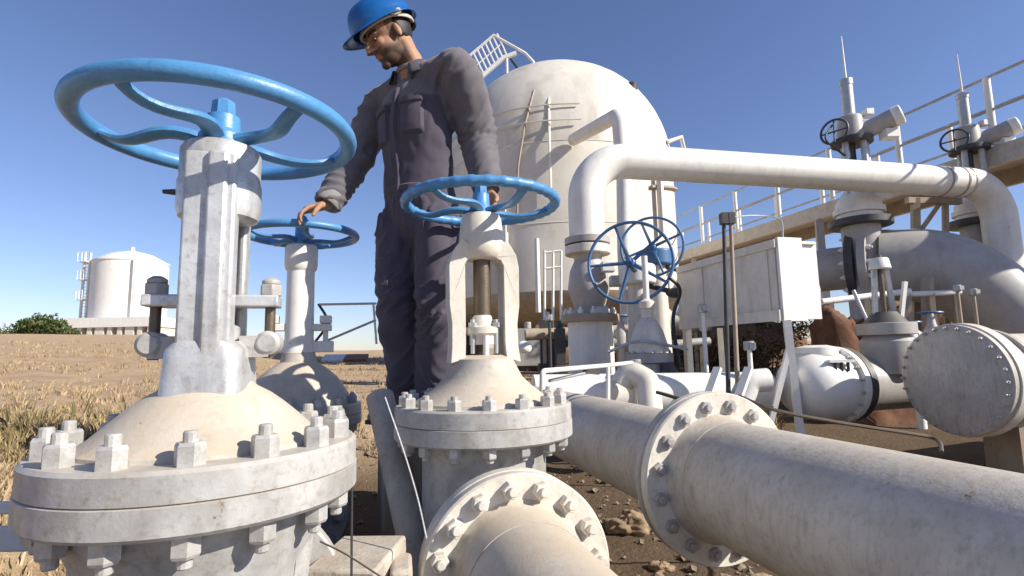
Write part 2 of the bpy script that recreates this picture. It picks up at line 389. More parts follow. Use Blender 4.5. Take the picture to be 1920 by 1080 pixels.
# pebbles
pb = M(); 
def pebble(mm, x, y, s):
    z = hgt(x, y); a = Matrix.Rotation(random.uniform(0, 6), 3, 'Z') @ Matrix.Rotation(random.uniform(-.4, .4), 3, 'X')
    vs = [Vector((i, j, k)) for i, j, k in ((1, 0, 0), (-1, 0, 0), (0, 1, 0), (0, -1, 0), (0, 0, .7), (.6, .6, .4), (-.6, .5, .4), (-.5, -.6, .45), (.6, -.5, .4), (0, 0, -.5))]
    vs = [a @ (v * s * random.uniform(.75, 1.2)) + Vector((x, y, z)) for v in vs]
    mm.add(vs, [(0, 5, 4), (5, 2, 4), (2, 6, 4), (6, 1, 4), (1, 7, 4), (7, 3, 4), (3, 8, 4), (8, 0, 4), (0, 9, 5), (5, 9, 2), (2, 9, 6), (6, 9, 1), (1, 9, 7), (7, 9, 3), (3, 9, 8), (8, 9, 0)])
for _ in range(1500):
    u = random.uniform(-0.3, 2.6); t = random.uniform(0.8, 6.5); p = ut(u, t); pebble(pb, p.x, p.y, random.uniform(0.006, 0.03) * (1.8 if random.random() < .06 else 1))
o = obj('pebbles', pb, MT['soilstone'], smooth=False); o['kind'] = 'stuff'; tag(o, 'small stones scattered over the dark soil of the pit', 'stones')

# ------------------------------------------------------------------ bolts and flanges
def nut_mesh(name, af, h, stud, mat):
    g = M(); r = af / 2 / math.cos(PI / 6)
    hexp = lambda rr, z: [(rr * math.cos(PI / 3 * i), rr * math.sin(PI / 3 * i), z) for i in range(6)]
    vs = hexp(r, -0.002) + hexp(r, h * 0.86) + hexp(r * 0.88, h)
    fs = [tuple(reversed(range(6)))] + [(k * 6 + i, k * 6 + (i + 1) % 6, (k + 1) * 6 + (i + 1) % 6, (k + 1) * 6 + i) for k in (0, 1) for i in range(6)] + [tuple(range(12, 18))]
    g.add(vs, fs); sr = af * 0.29
    g.lathe([(sr, h * 0.9), (sr, h + stud * 0.85), (sr * 0.8, h + stud)], seg=12)
    return g.mesh(name, mat, True, 25)
def ring_bolts(parent, me, fr, rad, n, phase=0.0, arc=None):
    for i in range(n):
        a = 2 * PI * (i + phase) / n
        if arc and not arc(a): continue
        o = bpy.data.objects.new('bolt', me); COL.objects.link(o); o.parent = parent
        lm = fr @ Matrix.Translation((rad * math.cos(a), rad * math.sin(a), 0)) @ Matrix.Rotation(random.uniform(0, 1.05), 4, 'Z')
        o.matrix_local = lm
def disc(g, fr, r, th, inner=0.0, ch=0.005, seg=64):
    return g.lathe([(max(inner, 0.0), 0), (r - ch, 0), (r, ch), (r, th - ch), (r - ch, th), (max(inner, 0.0), th)] if inner <= 0 else
                   [(inner, 0), (r - ch, 0), (r, ch), (r, th - ch), (r - ch, th), (inner, th), (inner, 0)], fr, seg)

# ------------------------------------------------------------------ handwheel
def handwheel(parent, c, Rr, rr, mat, n=5, straight=False, *, ph=0.0, hub_r=0.035, hub_top=0.07, drop=0.035, fr=None, srad=0.016, bumpy=False, cmat=None, flat=0.62):
    fr = fr or Matrix.Translation(c)
    md = (lambda a: 1.0 + 0.16 * max(0, math.sin(a * 34))) if bumpy else None
    g = M().torus(Rr - rr, rr, fr, 180 if bumpy else 96, 14, mod=md)
    wl = obj('handwheel', g, mat, parent)
    for i in range(n):
        a = ph + 2 * PI * i / n; ca, sa = math.cos(a), math.sin(a); pts = []; rs = []
        for k in range(13):
            q = k / 12; rad = hub_r * 0.6 + (Rr - rr * 1.3 - hub_r * 0.6) * q
            zz = -drop * (1 - q) ** 0.8 * (1 + 0.55 * math.sin(q * PI * 1.2)) + 0.012 * math.sin(q * 2 * PI) if not straight else -drop * (1 - q)
            sw = 0.022 * math.sin(q * PI * 1.6) * Rr / 0.25 * (0 if straight else 1)
            pts.append(fr @ Vector((rad * ca - sw * sa, rad * sa + sw * ca, zz))); rs.append(srad * (1.35 - 0.5 * q) )
        obj('spoke', M().tube(pts, rs, 10, up=fr.to_3x3() @ Vector((0, 0, 1)), flat=flat), mat, wl)
    h = M().lathe([(hub_r * 1.15, -drop - 0.03), (hub_r * 1.25, -drop - 0.015), (hub_r * 1.2, -drop + 0.012), (hub_r * 0.9, -drop + 0.024), (hub_r * 0.85, hub_top * 0.45)], fr, 28)
    obj('hub', h, mat, wl)
    cp = M().lathe([(hub_r * 0.62, hub_top * 0.4), (hub_r * 0.66, hub_top * 0.5), (hub_r * 0.6, hub_top * 0.9), (hub_r * 0.35, hub_top)], fr, 8)
    obj('hub_nut', cp, cmat or mat, wl)
    return wl

NUT1 = nut_mesh('flange_nut', 0.037, 0.033, 0.016, MT['nut'])
NUT2 = nut_mesh('flange_nut', 0.038, 0.030, 0.012, MT['nut'])
NUTS = nut_mesh('small_nut', 0.022, 0.018, 0.012, MT['nut'])
NUTW = nut_mesh('ring_nut', 0.040, 0.026, 0.016, MT['ringw'])

def valve_flanges(v, x, y, zt, zb, Rf, n, ph, nut, rb):
    mid = (zt + zb) / 2
    fr = Matrix.Translation((x, y, 0))
    lo = obj('lower_flange', M().lathe([(0.1, zb), (Rf - 0.006, zb), (Rf, zb + 0.006), (Rf, mid - 0.002), (Rf - 0.002, mid - 0.0006), (0.1, mid - 0.0006)], fr, 96), MT['flange'], v)
    R2 = Rf * 0.995
    up = obj('upper_flange', M().lathe([(0.1, mid + 0.0006), (R2 - 0.002, mid + 0.0006), (R2, mid + 0.002), (R2, zt - 0.006), (R2 - 0.006, zt), (0.1, zt)], fr, 96), MT['flange'], v)
    ring_bolts(up, nut, Matrix.Translation((x, y, zt)), rb, n, ph)
    ring_bolts(lo, nut, Matrix.Translation((x, y, zb)) @ Matrix.Rotation(PI, 4, 'X'), rb, n, -ph)
    return lo, up

GV = 'gate valves in a row on the buried pipelines'
# ------------------------------------------------------------------ valve 1 : near left, big wheel
V1 = Vector((-0.565, 1.008, 0)); ZP1 = -0.56
v1 = thing('gate_valve', 'largest silver gate valve at left foreground under the biggest sky blue handwheel', 'valve', (V1.x, V1.y, ZP1), group=GV)
def L1(z): return z - ZP1
valve_flanges(v1, 0, 0, L1(-0.152), L1(-0.246), 0.263, 14, 0.42, NUT1, 0.228)
# body below
b = M().lathe([(0.215, L1(-0.247)), (0.20, L1(-0.30)), (0.175, L1(-0.36)), (0.17, L1(-0.5)), (0.175, L1(-0.62)), (0.14, L1(-0.70))], None, 48)
b.cyl((0, 0, 0), tuple(DV * -0.26), 0.15, 0.15, 40); b.cyl((0, 0, 0), tuple(DV * 0.26), 0.15, 0.15, 40)
for s_ in (-1, 1):
    for q in (-1, 1):
        b.bar(tuple(E1 * (0.17 * s_) + DV * (q * 0.05) + UP * L1(-0.30)), tuple(E1 * (0.15 * s_) + DV * (q * 0.05) + UP * L1(-0.5)), 0.02, 0.03)
obj('body', b, MT['flange'], v1)
for s_ in (-1, 1):
    fr = frame(tuple(DV * (0.26 * s_)), DV * s_)
    pf = obj('pipe_flange', disc(M(), fr, 0.235, 0.04), MT['flange'], v1)
    ring_bolts(pf, NUT2, frame(tuple(DV * (0.30 * s_)), DV * s_), 0.2, 14, 0.2)
# bonnet: dusty dome
obj('bonnet', M().lathe([(0.205, L1(-0.153)), (0.203, L1(-0.146)), (0.180, L1(-0.132)), (0.155, L1(-0.108)), (0.128, L1(-0.084)), (0.103, L1(-0.065)), (0.08, L1(-0.052)), (0.066, L1(-0.04)), (0.04, L1(-0.03))], None, 64), MT['dusty'], v1)
# yoke : two arms along the pipe direction, base block, collar
g = M()
for s_ in (-1, 1):
    c = DV * (0.062 * s_)
    ax = (E1, DV, UP)
    g.box(c + UP * L1(0.17), (0.088, 0.020, 0.42), ax=ax)
    g.box(c + DV * (0.009 * s_) + E1 * 0.014 + UP * L1(0.17), (0.034, 0.024, 0.418), ax=ax)
    g.box(c + DV * (-0.014 * s_) + E1 * -0.036 + UP * L1(0.17), (0.016, 0.03, 0.416), ax=ax)
    g.box(c + DV * (-0.014 * s_) + E1 * 0.036 + UP * L1(0.17), (0.016, 0.03, 0.416), ax=ax)
yk = obj('yoke', g, MT['silver'], v1, bevel=0.006)
secs = []
for z, a, b_ in ((-0.118, 0.088, 0.108), (-0.095, 0.077, 0.096), (-0.06, 0.070, 0.088), (0.0, 0.067, 0.084), (0.018, 0.065, 0.082), (0.032, 0.052, 0.075)):
    secs.append([E1, a, DV, b_, L1(z)])
g = M(); seg = 32; vs = []; fs = []
for e, a, d_, b_, z in secs:
    for k in range(seg):
        q = 2 * PI * k / seg; cx = math.copysign(abs(math.cos(q)) ** 0.45, math.cos(q)); sy = math.copysign(abs(math.sin(q)) ** 0.45, math.sin(q))
        vs.append(E1 * (a * cx) + DV * (b_ * sy) + UP * z)
for i in range(len(secs) - 1):
    for k in range(seg): fs.append((i * seg + k, i * seg + (k + 1) % seg, (i + 1) * seg + (k + 1) % seg, (i + 1) * seg + k))
fs += [tuple(reversed(range(seg))), tuple(range(len(vs) - seg, len(vs)))]
obj('yoke_base', g.add(vs, fs), MT['silver'], v1)
obj('yoke_collar', M().lathe([(0.055, L1(0.262)), (0.069, L1(0.268)), (0.0735, L1(0.285)), (0.0735, L1(0.335)), (0.071, L1(0.342)), (0.071, L1(0.398)), (0.065, L1(0.408)), (0.045, L1(0.41))], None, 48), MT['silver'], v1)
obj('grease_nipple', M().cyl(tuple(E1 * -0.07 + UP * L1(0.318)), tuple(E1 * -0.098 + UP * L1(0.318)), 0.007, 0.004, 10), MT['dark'], v1)
obj('stem', M().lathe([(0.017, L1(0.0)), (0.017, L1(0.27))], None, 20), MT['stem'], v1)
# gland with two eye bolts sticking out either side
gl = obj('gland', M().lathe([(0.045, L1(0.03)), (0.045, L1(0.06)), (0.034, L1(0.065)), (0.034, L1(0.10))], None, 24).bar(E1 * -0.115 + UP * L1(0.108), E1 * 0.115 + UP * L1(0.108), 0.055, 0.022), MT['silver'], v1, bevel=0.003)
for s_ in (-1, 1):
    c = E1 * (0.098 * s_)
    m_ = MT['galv'] if s_ > 0 else MT['dark']
    obj('gland_bolt', M().cyl(c + UP * L1(0.0), c + UP * L1(0.135), 0.0095, 0.0095, 12), MT['stem'], gl)
    g = M(); hx = [(0.021 * math.cos(PI / 3 * i), 0.021 * math.sin(PI / 3 * i)) for i in range(6)]
    g.prism(hx, 0.022, Matrix.Translation(c + UP * L1(0.119))); g.lathe([(0.017, 0), (0.017, 0.008), (0.008, 0.014)], Matrix.Translation(c + UP * L1(0.141)), 14)
    obj('gland_nut', g, MT['flange'], gl, bevel=0.002)
    g = M().cyl(c - DV * 0.03 + UP * L1(0.028), c + DV * 0.03 + UP * L1(0.028), 0.023, 0.023, 24, 0.007)
    g.box(E1 * (0.075 * s_) + UP * L1(0.022), (0.05, 0.05, 0.04), ax=(E1, DV, UP))
    obj('eye_lug', g, MT['flange'], v1)
handwheel(v1, (0, 0, L1(0.443)), 0.254, 0.0172, MT['blue'], 5, ph=R(-24), hub_r=0.036, hub_top=0.068, drop=0.022, srad=0.0155, flat=0.6)

# ------------------------------------------------------------------ valve 2 : middle
V2 = Vector((-0.104, 1.837, 0)); ZP2 = -0.56
v2 = thing('gate_valve', 'cream gate valve in the centre with open yoke window and exposed stem', 'valve', (V2.x, V2.y, ZP2), group=GV)
L2 = lambda z: z - ZP2
valve_flanges(v2, 0, 0, L2(-0.164), L2(-0.271), 0.296, 16, 0.3, NUT2, 0.262)
b = M().lathe([(0.222, L2(-0.272)), (0.212, L2(-0.285)), (0.205, L2(-0.33)), (0.205, L2(-0.62)), (0.17, L2(-0.74)), (0.1, L2(-0.79))], None, 56)
b.cyl((0, 0, 0), tuple(DV * -0.33), 0.175, 0.175, 48); b.cyl((0, 0, 0), tuple(DV * 0.33), 0.175, 0.175, 48)
obj('body', b, MT['flange'], v2)
NP = 16
for s_ in (-1, 1):
    fr = frame(tuple(DV * (0.335 * s_)), DV * s_)
    pf = obj('pipe_flange', disc(M(), fr, 0.25, 0.045, 0.0), MT['ringw'], v2)
    if s_ > 0: ring_bolts(pf, NUTW, frame(tuple(DV * (0.38 * s_)), DV * s_), 0.213, NP, 0.3)
obj('bonnet', M().lathe([(0.235, L2(-0.165)), (0.232, L2(-0.155)), (0.205, L2(-0.140)), (0.165, L2(-0.11)), (0.132, L2(-0.078)), (0.115, L2(-0.045)), (0.108, L2(-0.018)), (0.07, L2(-0.005))], None, 64), MT['dusty'], v2)
# yoke: an A-shaped frame cut out of a plate, arms along E1
def yoke_frame(zs, hw, inner, th):
    pass
g = M()
out = [(-0.118, -0.03), (-0.113, 0.02), (-0.112, 0.10), (-0.120, 0.16), (-0.121, 0.295), (-0.112, 0.335), (-0.094, 0.364), (-0.078, 0.386)]
inn = [(-0.070, -0.015), (-0.067, 0.04), (-0.067, 0.30), (-0.058, 0.317), (-0.04, 0.325), (-0.02, 0.326), (0, 0.326), (0, 0.326)]
n = len(out); ths = [0.058, 0.05, 0.046, 0.046, 0.046, 0.048, 0.052, 0.056]
for s_ in (-1, 1):
    vs = []; fs = []
    for k in range(n):
        for (px_, pz) in (out[k], inn[k]):
            for sd in (-1, 1): vs.append(E1 * (px_ * s_) + DV * (ths[k] * sd) + UP * L2(pz))
    for k in range(n - 1):
        a = k * 4; b_ = a + 4
        fs += [(a, a + 1, b_ + 1, b_), (a + 2, b_ + 2, b_ + 3, a + 3), (a, b_, b_ + 2, a + 2), (a + 1, a + 3, b_ + 3, b_ + 1)]
    fs += [(0, 2, 3, 1), (4 * n - 4, 4 * n - 3, 4 * n - 1, 4 * n - 2)]
    g.add(vs, fs)
obj('yoke', g, MT['white'], v2, bevel=0.008)
obj('yoke_collar', M().lathe([(0.055, L2(0.322)), (0.066, L2(0.328)), (0.079, L2(0.352)), (0.080, L2(0.376)), (0.0755, L2(0.425)), (0.070, L2(0.468)), (0.064, L2(0.482)), (0.04, L2(0.486))], None, 48), MT['white'], v2)
obj('stem', M().lathe([(0.021, L2(-0.02)), (0.021, L2(0.33))], None, 20), MT['stem'], v2)
obj('stem_guard', M().lathe([(0.030, L2(0.13)), (0.030, L2(0.335))], None, 20), MT['stem'], v2)
gl = obj('gland', M().lathe([(0.046, L2(0.03)), (0.046, L2(0.06)), (0.058, L2(0.068)), (0.058, L2(0.088)), (0.04, L2(0.094)), (0.034, L2(0.125)), (0.026, L2(0.135))], None, 24), MT['white'], v2)
for s_ in (-1, 1):
    c = (DV * -0.6 + E1 * 0.8 * s_) .normalized() * 0.05
    obj('gland_bolt', M().cyl(c + UP * L2(0.0), c + UP * L2(0.115), 0.008, 0.008, 10).cyl(c + UP * L2(0.088), c + UP * L2(0.104), 0.015, 0.015, 6), MT['galv'], gl)
obj('tie_bolt', M().cyl(DV * -0.052 + UP * L2(-0.01), DV * -0.052 + UP * L2(0.06), 0.010, 0.010, 10), MT['clean'], v2)
handwheel(v2, (0, 0, L2(0.525)), 0.279, 0.0165, MT['blue'], 5, ph=R(-118), hub_r=0.034, hub_top=0.075, drop=0.03, srad=0.017, bumpy=True, flat=0.55)

# ------------------------------------------------------------------ valve 3 : behind, under the worker's hand
V3 = Vector((-0.943, 2.36, 0)); ZP3 = -0.56
v3 = thing('gate_valve', 'white gate valve behind the largest one with round column under the worker hand', 'valve', (V3.x, V3.y, ZP3), group=GV)
L3 = lambda z: z - ZP3
valve_flanges(v3, 0, 0, L3(-0.20), L3(-0.29), 0.27, 14, 0.1, NUT2, 0.235)
b = M().lathe([(0.2, L3(-0.291)), (0.19, L3(-0.33)), (0.185, L3(-0.62)), (0.12, L3(-0.74))], None, 48)
b.cyl((0, 0, 0), tuple(DV * -0.3), 0.15, 0.15, 40); b.cyl((0, 0, 0), tuple(DV * 0.3), 0.15, 0.15, 40)
obj('body', b, MT['flange'], v3)
for s_ in (-1, 1):
    pf = obj('pipe_flange', disc(M(), frame(tuple(DV * (0.3 * s_)), DV * s_), 0.235, 0.04), MT['flange'], v3)
    ring_bolts(pf, NUT2, frame(tuple(DV * (0.34 * s_)), DV * s_), 0.2, 14, 0.2)
obj('bonnet', M().lathe([(0.225, L3(-0.201)), (0.222, L3(-0.18)), (0.20, L3(-0.14)), (0.165, L3(-0.09)), (0.12, L3(-0.05)), (0.075, L3(-0.02)), (0.068, L3(0.02)), (0.04, L3(0.03))], None, 64), MT['dusty'], v3)
obj('stem_column', M().lathe([(0.066, L3(0.0)), (0.064, L3(0.05)), (0.060, L3(0.09)), (0.058, L3(0.38)), (0.066, L3(0.39)), (0.070, L3(0.41)), (0.070, L3(0.485)), (0.062, L3(0.497)), (0.04, L3(0.50))], None, 40), MT['clean'], v3)
for s_ in (-1, 1):
    g = M().bar(E1 * (0.05 * s_) + UP * L3(0.13), E1 * (0.135 * s_) + UP * L3(0.13), 0.06, 0.03)
    g.box(E1 * (0.11 * s_) + UP * L3(0.165), (0.05, 0.05, 0.035), ax=(E1, DV, UP)); g.cyl(E1 * (0.11 * s_) + UP * L3(0.02), E1 * (0.11 * s_) + UP * L3(0.13), 0.012, 0.012, 10)
    g.box(E1 * (0.10 * s_) + UP * L3(0.045), (0.09, 0.05, 0.05), ax=(E1, DV, UP))
    obj('gland_lug', g, MT['clean'], v3, bevel=0.004)
handwheel(v3, (0, 0, L3(0.547)), 0.25, 0.017, MT['blue'], 5, ph=R(-60), hub_r=0.034, hub_top=0.09, drop=0.03, srad=0.014, flat=0.6)

# ------------------------------------------------------------------ pipelines
def sprof(parts): return parts
pl1 = thing('pipeline', 'grey pipe low in the pit between the left foreground valve and the rear left valve', 'pipe', (0, 0, -0.8))
def pipe_part(parent, a, b, r, mat, name='barrel', seg=64):
    return obj(name, M().cyl(Vector(a) - parent.location, Vector(b) - parent.location, r, r, seg), mat, parent)
c1 = Vector((V1.x, V1.y, -0.56)); c3 = Vector((V3.x, V3.y, -0.56))
pipe_part(pl1, c1 + DV * 0.302, c3 - DV * 0.342, 0.15, MT['grey'])
pl1b = thing('pipeline', 'grey pipe leading away from the rear left valve into the field', 'pipe', (0, 0, -0.8)); pipe_part(pl1b, c3 + DV * 0.342, c3 + DV * 1.1, 0.15, MT['grey'])
pl1c = thing('pipeline', 'grey pipe under the bottom left corner running to the big valve', 'pipe', (0, 0, -0.8)); pipe_part(pl1c, c1 - DV * 0.302, c1 - DV * 1.6, 0.15, MT['flange'])
# pipe 2 near: companion flange with ring of nuts, neck and barrel towards the camera
c2 = Vector((V2.x, V2.y, -0.56))
p2 = thing('pipeline', 'cream flanged pipe at the bottom centre pointing toward the viewer', 'pipe', (c2.x, c2.y, -0.8))
o0 = c2 - DV * 0.381 - p2.location
fr = frame(o0, -DV)
pfl = obj('pipe_flange', M().lathe([(0.10, 0), (0.244, 0), (0.25, 0.005), (0.25, 0.034), (0.245, 0.04), (0.1, 0.04)], fr, 96), MT['ringw'], p2)
ring_bolts(pfl, NUTW, frame(o0 - DV * 0.04, -DV), 0.213, NP, 0.28)
obj('neck', M().lathe([(0.186, 0.039), (0.176, 0.052), (0.172, 0.075), (0.165, 0.11), (0.160, 0.15)], fr, 72), MT['dusty'], p2)
pipe_part(p2, c2 - DV * 0.528, c2 - DV * 2.4, 0.158, MT['dusty'])
p2b = thing('pipeline', 'shaded grey pipe leading back behind the centre valve under the worker', 'pipe', (c2.x, c2.y, -0.8)); pipe_part(p2b, c2 + DV * 0.382, c2 + DV * 1.3, 0.16, MT['pipe'])
# right pipe
pr = thing('pipeline', 'thick weathered cream pipe with a bolted flange filling the lower right corner', 'pipe', (*ut(1.2, 1.72)[:2], -0.65))
cr = ut(1.2, 1.72, -0.45)
pipe_part(pr, cr - DV * 0.10, cr - DV * 3.6, 0.2, MT['pipe'], seg=96)
pipe_part(pr, cr + DV * 0.09, cr + DV * 2.2, 0.2, MT['pipe'], seg=96)
frp = frame(cr - pr.location, -DV)
f1 = obj('pipe_flange', M().lathe([(0.19, 0.002), (0.29, 0.002), (0.296, 0.007), (0.296, 0.034), (0.291, 0.04), (0.19, 0.04)], frp, 96), MT['ringw'], pr)
ring_bolts(f1, nut_mesh('ring_nut', 0.042, 0.014, 0.012, MT['grey']), frame(cr - DV * 0.04 - pr.location, -DV), 0.25, 16, 0.5)
obj('neck', M().lathe([(0.222, 0.0395), (0.215, 0.05), (0.206, 0.075), (0.2015, 0.11)], frp, 96), MT['pipe'], pr)
frq = frame(cr - pr.location, DV)
f2 = obj('pipe_flange', M().lathe([(0.19, 0.002), (0.29, 0.002), (0.296, 0.007), (0.296, 0.034), (0.291, 0.04), (0.19, 0.04)], frq, 96), MT['flange'], pr)
ring_bolts(f2, NUT2, frame(cr + DV * 0.04 - pr.location, DV), 0.25, 16, 0.5)
obj('neck', M().lathe([(0.222, 0.0395), (0.212, 0.06), (0.2015, 0.10)], frq, 96), MT['pipe'], pr)
# thin cable lying along the right pipe
cb = M().tube(bez([at(1385, 742, 2.2), at(1450, 768, 2.12), at(1560, 790, 2.1), at(1700, 812, 2.1), at(1745, 820, 2.1), at(1762, 830, 2.05), at(1766, 848, 1.98)], 8), 0.007, 8)
tag(obj('conduit', cb, MT['stem']), 'thin dark conduit running above the thick pipe at right', 'conduit')

# ------------------------------------------------------------------ concrete blocks, loose rods near the valves
o = obj('concrete_block', M().box((0, 0, 0), (0.17, 0.2, 0.36)), MT['conc'], loc=at(655, 1075, 1.24) + Vector((0, 0.1, -0.165)), rot=(R(3), R(-2), R(-8)), bevel=0.008)
tag(o, 'squarish cream concrete block at the bottom edge between the two front valves', 'block')
o = obj('concrete_block', M().box((0, 0, 0), (0.05, 0.12, 0.2)), MT['conc'], loc=at(738, 1080, 1.26) + Vector((0, 0.06, -0.09)), rot=(0, R(3), R(12)), bevel=0.01)
tag(o, 'small broken piece of concrete beside the cream block', 'block')
g = M().box((0, 0, 0), (0.46, 0.50, 0.60))
o = obj('concrete_block', g, MT['conc'], loc=(-0.345, 2.36, -0.57), rot=(0, R(0), R(16)), bevel=0.012)
tag(o, 'concrete footing behind the centre valve with the worker standing on it', 'footing')
o = obj('stub_pipe', M().cyl(at(712, 742, 2.08), at(712, 742, 2.08) + (at(742, 868, 1.92) - at(712, 742, 2.08)) * 2.4, 0.052, 0.052, 28, 0.006), MT['conc'])
tag(o, 'slanting short cream pipe stub left of the centre valve flange', 'pipe stub')
o = obj('wire', M().tube(bez([at(722, 745, 1.42), at(755, 840, 1.38), at(782, 930, 1.33), at(800, 1010, 1.28)], 6), 0.0022, 6), MT['galv'])
tag(o, 'thin pale wire slanting down beside the centre valve', 'wire')
o = obj('wire', M().tube(bez([at(600, 1015, 1.05), at(650, 1040, 1.05), at(720, 1085, 1.04)], 6), 0.0018, 6), MT['black'])
tag(o, 'thin black wire crossing the cream concrete block', 'wire')
o = obj('rod', M().cyl(at(660, 880, 1.1), at(659, 1090, 1.06), 0.0024, 0.0024, 8), MT['black'])
tag(o, 'thin black upright rod beside the big left flange', 'rod')
lb = thing('guard_rail', 'white horizontal rail bars at the bottom left edge', 'railing', (-1.25, 1.15, -0.7))
for (y, h) in ((952, 0.028), (1010, 0.055)):
    a = at(-140, y, 1.22) - lb.location; b_ = at(60, y, 1.35) - lb.location
    obj('rail', M().bar(a, b_, 0.02, h), MT['clean'], lb, bevel=0.004)
pa = at(-60, 930, 1.26); obj('post', M().bar(Vector((pa.x, pa.y + 0.02, pa.z)) - lb.location, Vector((pa.x, pa.y + 0.02, -0.9)) - lb.location, 0.03, 0.03), MT['clean'], lb)

# ------------------------------------------------------------------ far left : tank, bush, frame
YT = 60; tc_ = at(240, 601, YT); R_T = 3.65; zt0 = tc_.z; zt1 = at(237, 487, YT - 3).z
ft = thing('storage_tank', 'small white storage tank with cone roof far off across the field', 'tank', (tc_.x, YT, zt0))
obj('shell', M().lathe([(R_T, 0.0), (R_T, zt1 - zt0), (R_T + 0.08, zt1 - zt0 + 0.02), (R_T + 0.08, zt1 - zt0 + 0.15), (R_T, zt1 - zt0 + 0.15)], None, 56), MT['clean'], ft)
obj('roof', M().lathe([(R_T + 0.02, zt1 - zt0 + 0.152), (R_T * 0.6, zt1 - zt0 + 1.05), (R_T * 0.2, zt1 - zt0 + 1.45), (0.0, zt1 - zt0 + 1.5)], None, 56), MT['clean'], ft)
g = M()
for k in range(20): g.bar((-R_T * 0.9 - 0.35, -2.2, k * 0.36), (-R_T * 0.9 + 0.25, -2.2, k * 0.36), 0.05, 0.05)
for q in (-0.35, 0.25): g.bar((-R_T * 0.9 + q, -2.2, 0), (-R_T * 0.9 + q, -2.2, zt1 - zt0 + 1.0), 0.2, 0.2)
obj('ladder', g, MT['clean'], ft)
g = M()
for (z0, w_) in ((2.2, 0.7), (4.4, 0.7), (zt1 - zt0, 0.9)):
    g.box((-R_T * 0.9 - 0.3, -2.0, z0), (w_, 1.4, 0.12))
    for q in (-0.5, 0, 0.5): g.bar((-R_T * 0.9 - 0.3 + q * w_, -2.7, z0), (-R_T * 0.9 - 0.3 + q * w_, -2.7, z0 + 1.0), 0.07, 0.07)
    g.bar((-R_T * 0.9 - 0.3 - w_ / 2, -2.7, z0 + 1.0), (-R_T * 0.9 - 0.3 + w_ / 2, -2.7, z0 + 1.0), 0.07, 0.07)
obj('platform', g, MT['clean'], ft)
obj('vent', M().cyl((0, 0, zt1 - zt0 + 1.45), (0, 0, zt1 - zt0 + 2.0), 0.25, 0.2, 12), MT['clean'], ft)
g = M().cyl((R_T * 0.75, -3.2, 0), (R_T * 0.75, -3.2, zt1 - zt0 + 0.3), 0.12, 0.12, 10)
obj('side_pipe', g, MT['clean'], ft)
zb0 = at(237, 630, 55).z
ba = at(138, 605, 56); bb = at(300, 605, 56)
pf_ = thing('platform', 'long low white platform with dark openings below the far tank', 'platform', ((ba.x + bb.x) / 2, 59.5, zb0 - 0.6))
Wd = bb.x - ba.x; hh = zt0 - zb0 + 0.6
obj('deck', M().box((0, 0, hh - 0.52), (Wd, 9.4, 1.0)), MT['clean'], pf_)
for k in range(9): obj('pier', M().box((-Wd / 2 + 0.4 + k * (Wd - 0.8) / 8, 0, (hh - 1.02) / 2), (0.45 if k % 3 else 0.9, 9.0, hh - 1.02)), MT['white'], pf_)
# bush
def leaf_cloud(g_v, g_f, g_c, c, rad, n, size, cols):
    for _ in range(n):
        d = Vector((random.gauss(0, 1), random.gauss(0, 1), random.gauss(0, 1))).normalized() * (random.random() ** 0.4)
        p = Vector(c) + Vector((d.x * rad[0], d.y * rad[1], d.z * rad[2])) * (1 + 0.35 * noise.noise(Vector((d.x * 2 + c[0], d.y * 2, d.z * 2))))
        a = Vector((random.gauss(0, 1), random.gauss(0, 1), random.gauss(0, 1))).normalized(); b = a.orthogonal().normalized(); b = Matrix.Rotation(random.uniform(0, 6.3), 3, a) @ b
        s = size * random.uniform(0.6, 1.3); k = len(g_v); col = random.choice(cols); q = random.uniform(0.75, 1.2)
        c2_ = a.cross(b)
        g_v += [p - b * s, p + c2_ * s * 0.4, p + b * s, p - c2_ * s * 0.4]; g_f.append((k, k + 1, k + 2, k + 3)); g_c += [tuple(x * q for x in col)] * 4
def shrub(name, label, cat, loc, blobs, size, cols, twig=True, group=None):
    t = thing(name, label, cat, loc, group=group); v = []; f = []; c = []
    for (cc, rad, n) in blobs: leaf_cloud(v, f, c, cc, rad, n, size, cols)
    me = bpy.data.meshes.new('foliage'); me.from_pydata([tuple(x) for x in v], [], f); me.materials.append(MT['leaf']); set_pigment(me, np.array(c))
    obj('foliage', me, parent=t)
    g = M()
    for (cc, rad, n) in blobs:
        for _ in range(4):
            e = Vector(cc) + Vector((random.uniform(-1, 1) * rad[0], random.uniform(-1, 1) * rad[1], random.uniform(0, 1) * rad[2])) * 0.9
            g.tube(bez([Vector((e.x * 0.3, e.y * 0.3, -0.1)), Vector((e.x * 0.7, e.y * 0.7, e.z * 0.5)), e], 4), [0.02 * size / 0.06 * q for q in (1, .9, .8, .7, .6, .5, .4, .35, .3)], 5)
    obj('branches', g, MT['stem'], t); return t
GRN = [(0.06, 0.09, 0.025), (0.045, 0.07, 0.02), (0.09, 0.115, 0.035), (0.13, 0.14, 0.05)]
pb_ = at(75, 634, 36); 
shrub('bush', 'round green bush at the far left horizon', 'bush', (pb_.x, 36, hgt(pb_.x, 36) - 0.1), [((0, 0, 0.75), (1.35, 1.0, 0.8), 1500), ((-1.2, .2, .6), (0.8, .8, .6), 500), ((1.0, 0, .65), (0.8, .7, .6), 550)], 0.13, GRN)
pb_ = at(8, 636, 44)
shrub('bush', 'pale dry bush at the left edge beyond the green bush', 'bush', (pb_.x, 44, hgt(pb_.x, 44) - 0.1), [((0, 0, .6), (1.7, 1.0, .9), 700), ((-1.5, 0, .5), (1.2, 1, .9), 400)], 0.12, [(0.17, 0.15, 0.08), (0.22, 0.18, 0.1), (0.10, 0.10, 0.05)])
